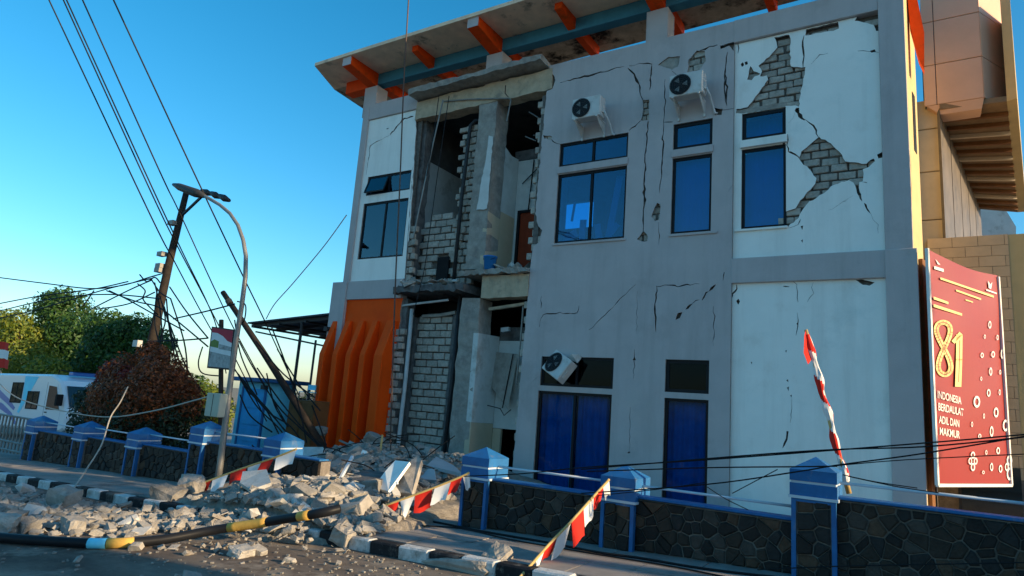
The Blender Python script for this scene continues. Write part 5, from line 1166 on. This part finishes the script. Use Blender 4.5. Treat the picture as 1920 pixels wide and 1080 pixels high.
ad(MB().box(GX1+.002, GX1+.03, GY0+.9, GY0+1.5, GZ1-1.1, GZ1-.4), 'window', 'car_glass')
ad(MB().box(GX1-.2, GX1-.02, GY0-.14, GY0-.01, GZ1-.22, GZ1-.1), 'lamp', 'dark_metal')
t, ad = thing('carport', 'dark sheet carport roof on thin posts attached to the end of the building', 'carport', (-16, 2, gz(-16)))
c0, c1, c2, c3 = Vector((-18.25, .0, 3.55)), Vector((-14.2, .0, 3.82)), Vector((-14.2, 5.0, 3.82)), Vector((-18.25, 5.0, 3.55)); th = Vector((0, 0, .05))
ad(MB().hexa([c0, c1, c2, c3, c0+th, c1+th, c2+th, c3+th]), 'roof_sheet', 'canopy_sheet')
for k in range(6):
    y = .15+k*.94; ad(MB().bar((-18.2, y, 3.49), (-14.2, y, 3.75), .06, .09), 'purlin', 'dark_metal')
for k in range(4): ad(MB().bar((-18.0+k*1.2, .05, 3.46+k*.079), (-18.0+k*1.2, 4.9, 3.46+k*.079), .05, .07), 'rafter', 'dark_metal')
for p in ((562, 640, .1), (592, 640, 4.8)): 
    q_ = at(p[0], p[1], p[2]); ad(MB().tube([(q_.x, p[2], gz(q_.x)), (q_.x, p[2], 3.6)], .045, 8), 'post', 'dark_metal')
b = MB(); b.bar(at(480, 622, 0), at(615, 650, 0), .05, .05); ad(b, 'tie_rod', 'dark_metal')
# cabinet and chair in the yard
YC = -.9
p0, p1 = at(536, 800, YC), at(592, 752, YC)
t, ad = thing('wooden_cabinet', 'brown wooden cabinet standing in the yard behind the broken pole', 'cabinet', (p0.x, YC, gz(p0.x)))
ad(MB().box(p0.x, p1.x, YC, YC+.5, gz(p0.x)+.02, p1.z), 'body', 'wood_brown', False, .01)
for k in range(2):
    w_ = (p1.x-p0.x)/2; d_ = ad(MB().box(p0.x+k*w_+.03, p0.x+(k+1)*w_-.03, YC-.02, YC-.002, gz(p0.x)+.1, p1.z-.05), 'door', 'wood_brown', False, .008)
YC2 = -.6; q_ = at(577, 750, YC2)
t, ad = thing('metal_chair', 'small pale metal framed chair standing on the cabinet beside the building end', 'chair', (q_.x, YC2, q_.z))
for sx in (-.16, .16):
    ad(MB().tube([(q_.x+sx, YC2+.1, p1.z), (q_.x+sx, YC2+.1, p1.z+.42)], .014, 6), 'leg', 'galv'); ad(MB().tube([(q_.x+sx, YC2-.18, p1.z), (q_.x+sx, YC2-.18, p1.z+.2)], .014, 6), 'leg', 'galv')
ad(MB().box(q_.x-.18, q_.x+.18, YC2-.2, YC2+.12, p1.z+.2, p1.z+.225), 'seat', 'light_blue_paint', False, .006)
ad(MB().box(q_.x-.17, q_.x+.17, YC2+.09, YC2+.11, p1.z+.28, p1.z+.42), 'backrest', 'light_blue_paint', False, .006)

# ================================================================== WHITE VEHICLE
VX, VY = -28.5, -1.5
VAN = empty('coach', 'white box bodied vehicle with blue swoosh graphics parked behind the left fence', 'vehicle', (VX, VY, gz(VX)))
VAN.rotation_euler = (0, -SL, 0)
def Vn(mb, nm, m, par=None, smooth=False, bevel=0.0): return mb.build(nm, m, par or VAN, smooth, bevel)
# local: x forward (+) to the front at 4.2, y 0 = near side, 2.1 = far side
prof = [(-6, .45), (2.75, .45), (3.0, .55), (3.05, 1.05), (2.92, 1.30), (2.42, 2.05), (2.2, 2.25), (1.5, 2.47), (-6, 2.54)]
bm_ = MB(); bm_.prism(prof, 'y', 0, 2.15); body = Vn(bm_, 'body', 'car_white', bevel=.07)
for (xa, xb, za, zb) in ((-1.5, -.65, 1.42, 2.12), (-.1, .75, 1.22, 1.80)):
    w = Vn(MB().box(xa, xb, -.012, -.002, za, zb), 'window', 'car_glass', body)
    b = MB(); b.box(xa-.04, xa, -.02, -.002, za-.04, zb+.04); b.box(xb, xb+.04, -.02, -.002, za-.04, zb+.04); b.box(xa, xb, -.02, -.002, zb, zb+.04); b.box(xa, xb, -.02, -.002, za-.04, za); b.box((xa+xb)/2-.02, (xa+xb)/2+.02, -.02, -.013, za, zb); b.build('window_seal', 'rubber', w)
d_ = Vn(MB().prism([(1.35, .62), (2.55, .62), (2.6, 1.2), (2.1, 2.12), (1.35, 2.18)], 'y', -.012, -.002), 'door', 'car_white', body)
b = MB(); b.box(1.335, 1.349, -.014, -.002, .62, 2.18); b.box(1.35, 2.55, -.014, -.002, .605, .619); b.build('door_seam', 'rubber', d_); MB().box(1.45, 1.62, -.03, -.013, 1.08, 1.12).build('handle', 'frame_black', d_)
Vn(MB().prism([(1.5, 1.20), (2.52, 1.20), (2.06, 2.02), (1.5, 2.06)], 'y', -.024, -.013), 'window', 'car_glass', body)
Vn(MB().hexa([(2.965, .12, 1.33), (2.965, 2.03, 1.33), (2.90, 2.03, 1.33), (2.90, .12, 1.33), (2.475, .15, 2.06), (2.475, 2.0, 2.06), (2.40, 2.0, 2.06), (2.40, .15, 2.06)]), 'windscreen', 'car_glass', body)
b = MB(); b.tube([(2.985, .5, 1.32), (2.80, 1.0, 1.62)], .012, 5); b.tube([(2.985, 1.3, 1.32), (2.80, 1.8, 1.62)], .012, 5); b.build('wiper', 'rubber', body)
Vn(MB().box(3.0, 3.12, .05, 2.1, .50, .78), 'bumper', 'car_white', body, bevel=.03)
Vn(MB().box(3.05, 3.07, .6, 1.55, .82, 1.05), 'grille', 'rubber', body)
for y in (.12, 1.72): Vn(MB().box(3.04, 3.09, y, y+.3, .84, 1.06), 'headlight', 'print_white', body, bevel=.02)
Vn(MB().box(1.6, 1.95, .5, 1.6, 2.46, 2.60), 'roof_light', 'car_blue', body, bevel=.03)
b = MB(); b.tube([(1.3, .3, 2.5), (1.3, .3, 2.66), (2.0, .3, 2.6), (2.0, 1.8, 2.6), (1.3, 1.8, 2.66)], .018, 6); b.build('roof_rail', 'rubber', body)
Vn(MB().box(2.62, 2.78, -.26, -.05, 1.35, 1.75), 'mirror', 'rubber', body, bevel=.02)
for k, pl in enumerate(([(-.6, 2.4), (.5, 2.38), (.1, 1.9), (-.35, 1.3), (-.6, 1.0), (-.75, 1.05), (-.5, 1.6)], [(-4, 1.5), (-2.2, 1.35), (-1.2, 1.0), (-.6, .6), (-.8, .58), (-1.4, .9), (-2.4, 1.15), (-4, 1.25)], [(-4, 1.9), (-2.6, 1.85), (-1.6, 1.5), (-1.0, 1.2), (-1.1, 1.1), (-1.8, 1.35), (-2.8, 1.65), (-4, 1.7)], [(1.3, 1.0), (1.9, .95), (2.5, .7), (2.4, .6), (1.8, .8)])):
    b = MB(); b.prism(pl, 'y', -.008, -.001); Vn(b, 'swoosh', 'light_blue_paint' if k == 0 else 'car_blue', body)
for x in (-3.9, 1.9):
    for y in (.02, 1.93):
        w = Vn(MB().tube([(x, y, .38), (x, y+.2, .38)], .38, 20), 'wheel', 'rubber'); Vn(MB().tube([(x, y-.01, .38), (x, y+.21, .38)], .2, 16), 'rim', 'galv', w)

# ================================================================== VEGETATION
def crown(parent, name, lobes, n, size, m, seed, shell=.55, loc=(0, 0, 0)):
    rnd = random.Random(seed); V = []; F = []; wts = [l[3]**2.2 for l in lobes]; tot = sum(wts); L = Vector(loc)
    for l, w in zip(lobes, wts):
        for _ in range(int(n*w/tot)):
            d = Vector((rnd.gauss(0, 1), rnd.gauss(0, 1), rnd.gauss(0, 1))).normalized(); r = l[3]*(shell+(1-shell)*rnd.random()**.6)*(1+.28*noise.noise(d*2.3+Vector((l[0], l[1], l[2]))))
            sq_ = l[4] if len(l) > 4 else 1.0; p = Vector((l[0]+d.x*r, l[1]+d.y*r, l[2]+d.z*r*sq_))-L
            nn = (d+Vector((rnd.gauss(0, .6), rnd.gauss(0, .6), rnd.gauss(0, .6)))).normalized(); u = nn.orthogonal().normalized(); a = rnd.uniform(0, 6.28)
            u = (u*math.cos(a)+nn.cross(u)*math.sin(a)); v = nn.cross(u); s = size*rnd.uniform(.6, 1.4); k = len(V)
            V += [p-u*s, p+v*s*.45, p+u*s, p-v*s*.45]; F.append((k, k+1, k+2, k+3))
    b = MB(); b.v = V; b.f = F
    me = bpy.data.meshes.new(name); me.from_pydata([tuple(v) for v in V], [], F); me.materials.append(M[m]); return link(name, me, parent)
def trunk(parent, base_, top, r0, branches, loc):
    L = Vector(loc); b = MB(); P = [Vector(base_)-L, Vector(base_).lerp(Vector(top), .5)+Vector((.1, .05, 0))-L, Vector(top)-L]; b.tube(P, [r0, r0*.75, r0*.5], 8)
    for e in branches: b.tube([P[1].lerp(P[2], .6), (P[2]+Vector(e)-L)/2+Vector((0, 0, .2)), Vector(e)-L], [r0*.45, r0*.3, r0*.12], 6)
    return b.build('trunk', 'bark', parent, True)
def tree(name, label, X, Y, lobes, n, size, m, seed, r0=.25, group=None, m2=None):
    base_ = (X, Y, gz(X)); t = empty(name, label, 'tree', base_, group)
    top = max(lobes, key=lambda l: l[2]); trunk(t, base_, (lobes[0][0], lobes[0][1], lobes[0][2]), r0, [l[:3] for l in lobes[1:]], base_)
    crown(t, 'crown', lobes, n, size, m, seed, loc=base_); return t
def lob(px, py, Y, r, sq=1.0): p = at(px, py, Y); return (p.x, p.y, p.z, r, sq)
tree('broadleaf_tree', 'tallest dark green tree with a rounded crown at the left', at(130, 720, 6).x, 6, [lob(118, 600, 6, 1.9), lob(85, 640, 6, 1.5), lob(145, 640, 5.5, 1.8), lob(105, 575, 6, 1.1), lob(130, 690, 6, 2.0), lob(175, 650, 6, 1.2)], 17000, .12, 'leaf_green', 1)
tree('broadleaf_tree', 'wide green tree crown just left of the leaning utility pole', at(235, 720, 4).x, 4, [lob(225, 650, 4, 1.5), lob(255, 630, 4, 1.1), lob(200, 620, 4, 1.1), lob(285, 650, 4, 1.0), lob(185, 690, 4, 1.5), lob(240, 690, 4, 1.4)], 17000, .105, 'leaf_green', 2)
tree('broadleaf_tree', 'yellow green tree at the far left edge behind the white vehicle', at(30, 720, 3).x, 3, [lob(35, 650, 3, 1.4), lob(0, 640, 3, 1.5), lob(60, 680, 3, 1.2), lob(-20, 620, 3, 1.4), lob(30, 605, 3, .8), lob(85, 700, 3, 1.0)], 14000, .10, 'leaf_yellow', 3)
t = empty('leafy_bush', 'low yellow leaved bush between the white vehicle and the trees', 'bush', at(105, 740, 1.5)); crown(t, 'foliage', [lob(70, 705, 1.5, .75), lob(105, 708, 1.5, .8), lob(130, 722, 1.5, .6), lob(35, 690, 1.5, .7)], 3500, .10, 'leaf_yellow', 4, loc=t.location)
b = MB(); b.tube([(0, 0, -1.4), (0, 0, 0), (.2, 0, .6)], [.08, .06, .03], 6); b.build('stem', 'bark', t)
SY = -3.7
t = empty('topiary_shrub', 'large rounded rust brown shrub behind the left fence', 'shrub', (at(265, 830, SY).x, SY, gz(-16.5)))
crown(t, 'foliage', [lob(262, 770, SY, 1.15), lob(300, 700, SY, .62), lob(285, 672, SY, .40), lob(245, 715, SY, .7), lob(320, 750, SY, .75), lob(292, 740, SY-.4, .8), lob(215, 760, SY, .75), lob(285, 652, SY, .2), lob(250, 690, SY, .35), lob(325, 700, SY, .35), lob(345, 735, SY, .4), lob(235, 735, SY-.3, .5), lob(180, 755, SY, .25), lob(352, 765, SY, .3), lob(268, 665, SY, .22), lob(305, 660, SY, .18), lob(205, 728, SY, .3), lob(338, 712, SY, .2)], 32000, .042, 'leaf_rust', 5, .62, loc=t.location)
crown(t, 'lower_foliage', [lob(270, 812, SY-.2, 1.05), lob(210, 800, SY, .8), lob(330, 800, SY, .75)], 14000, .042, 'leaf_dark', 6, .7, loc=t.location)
crown(t, 'young_foliage', [lob(214, 698, SY, .34), lob(196, 706, SY, .24), lob(240, 708, SY-.4, .3)], 1800, .05, 'leaf_red', 7, .5, loc=t.location)
b = MB(); b.tube([(0, 0, -.05), (0, 0, .6), (.1, 0, 1.6)], [.12, .1, .05], 8); b.build('trunk', 'bark', t)
t = empty('topiary_shrub', 'dark green shrub at the left foot of the rust brown shrub', 'shrub', (at(185, 800, SY+.8).x, SY+.8, gz(-19))); crown(t, 'foliage', [lob(182, 760, SY+.8, .65), lob(175, 795, SY+.8, .7), lob(205, 730, SY+.8, .5)], 4000, .06, 'leaf_dark', 8, .6, loc=t.location)
b = MB(); b.tube([(0, 0, -.05), (0, 0, .6)], [.07, .05], 6); b.build('stem', 'bark', t)
for k, (px, py, Y, r_, lb, m) in enumerate(((385, 735, 14, 1.2, 'distant yellow green bush seen right of the rust brown shrub', 'leaf_yellow'), (368, 715, 18, .9, 'small distant tree top just beside the rust brown shrub', 'leaf_green'), (405, 745, 12, .9, 'distant low bush behind the sign post', 'leaf_yellow'))):
    p = at(px, py, Y); t = empty('distant_bush', lb, 'bush', (p.x, p.y, gz(p.x))); crown(t, 'foliage', [(p.x, p.y, p.z-.3, r_), (p.x+.9, p.y, p.z-.8, r_*.9), (p.x-.8, p.y, p.z-1, r_), (p.x, p.y, p.z-2, r_*1.3)], 2200, .14, m, 30+k, loc=t.location)
    b = MB(); b.tube([(0, 0, 0), (0, 0, 2)], .1, 6); b.build('stem', 'bark', t)
# far wood closing the horizon
lobes = []; rnd = random.Random(12)
for k in range(60):
    X = -95-rnd.uniform(0, 12); Y = -30+k*2.2; lobes.append((X, Y, gz(X)+rnd.uniform(.5, 2.0), rnd.uniform(1.8, 2.8), .8))
o = crown(None, 'far_wood', lobes, 16000, .32, 'leaf_dark', 40); tag(o, 'far off band of trees along the horizon at the left', 'trees', None, 'stuff')

# ================================================================== ADDED SHADE CASTERS, OUT OF FRAME: unseen houses and trees invented to block the sun
def offhouse(name, label, x0, x1, y0, y1, h, seed):
    t = empty(name, label, 'house', ((x0+x1)/2, (y0+y1)/2, gz(x0))); L = t.location; z = gz(x0)-.2
    def A_(mb, nm, m, bv=0.0):
        o = mb.build(nm, m, t, bevel=bv); o.location -= L; return o
    A_(MB().box(x0, x1, y0, y1, z, h), 'wall', 'room_white')
    ym = (y0+y1)/2; A_(MB().prism([(y0-.4, h), (y1+.4, h), (ym, h+1.1)], 'x', x0-.4, x1+.4), 'roof', 'rubble_soil')
    for k in range(3):
        w = A_(MB().box(x0-.03, x0-.002, y0+.8+k*2.2, y0+2.0+k*2.2, 1.5, 2.7), 'window', 'car_glass'); 
    return t
OFF = offhouse('shade_house', 'added unseen pale house beyond the right edge that shades the road', 14, 20, -16.5, -6.3, 8.4, 1)
offhouse('shade_house', 'added unseen low shop beyond the right edge that shades the pavement', 14.5, 20, -5.4, -1.6, 3.9, 2)
tree('broadleaf_tree', 'added unseen dense tree beyond the right edge that shades the heap', 14, -.2, [(14, -.4, 8.0, 1.9), (14, -1.2, 9.4, 1.4), (14, .35, 10.2, 1.6), (14, -.6, 12.0, 1.8), (13.5, -.0, 5.8, 1.6), (14, .55, 8.2, 1.2)], 8500, .17, 'leaf_dark', 50)
tree('broadleaf_tree', 'added unseen broad tree over the added pale house that shades the road', 13, -8.2, [(13, -7.9, 9.8, 1.6), (13, -9.5, 10, 2.2), (13, -11.5, 10, 2.2), (13, -14, 10, 2.2)], 6500, .17, 'leaf_dark', 51)
tree('broadleaf_tree', 'added unseen sparse tree over the added low shop that dapples the sun on the rubble', 15, -4.2, [(15, -4.3, 9.0, 1.5), (15, -5.2, 8.2, 1.0), (15, -3.6, 10.4, 1.3), (15, -3.2, 8.4, .7)], 1500, .22, 'leaf_dark', 52)
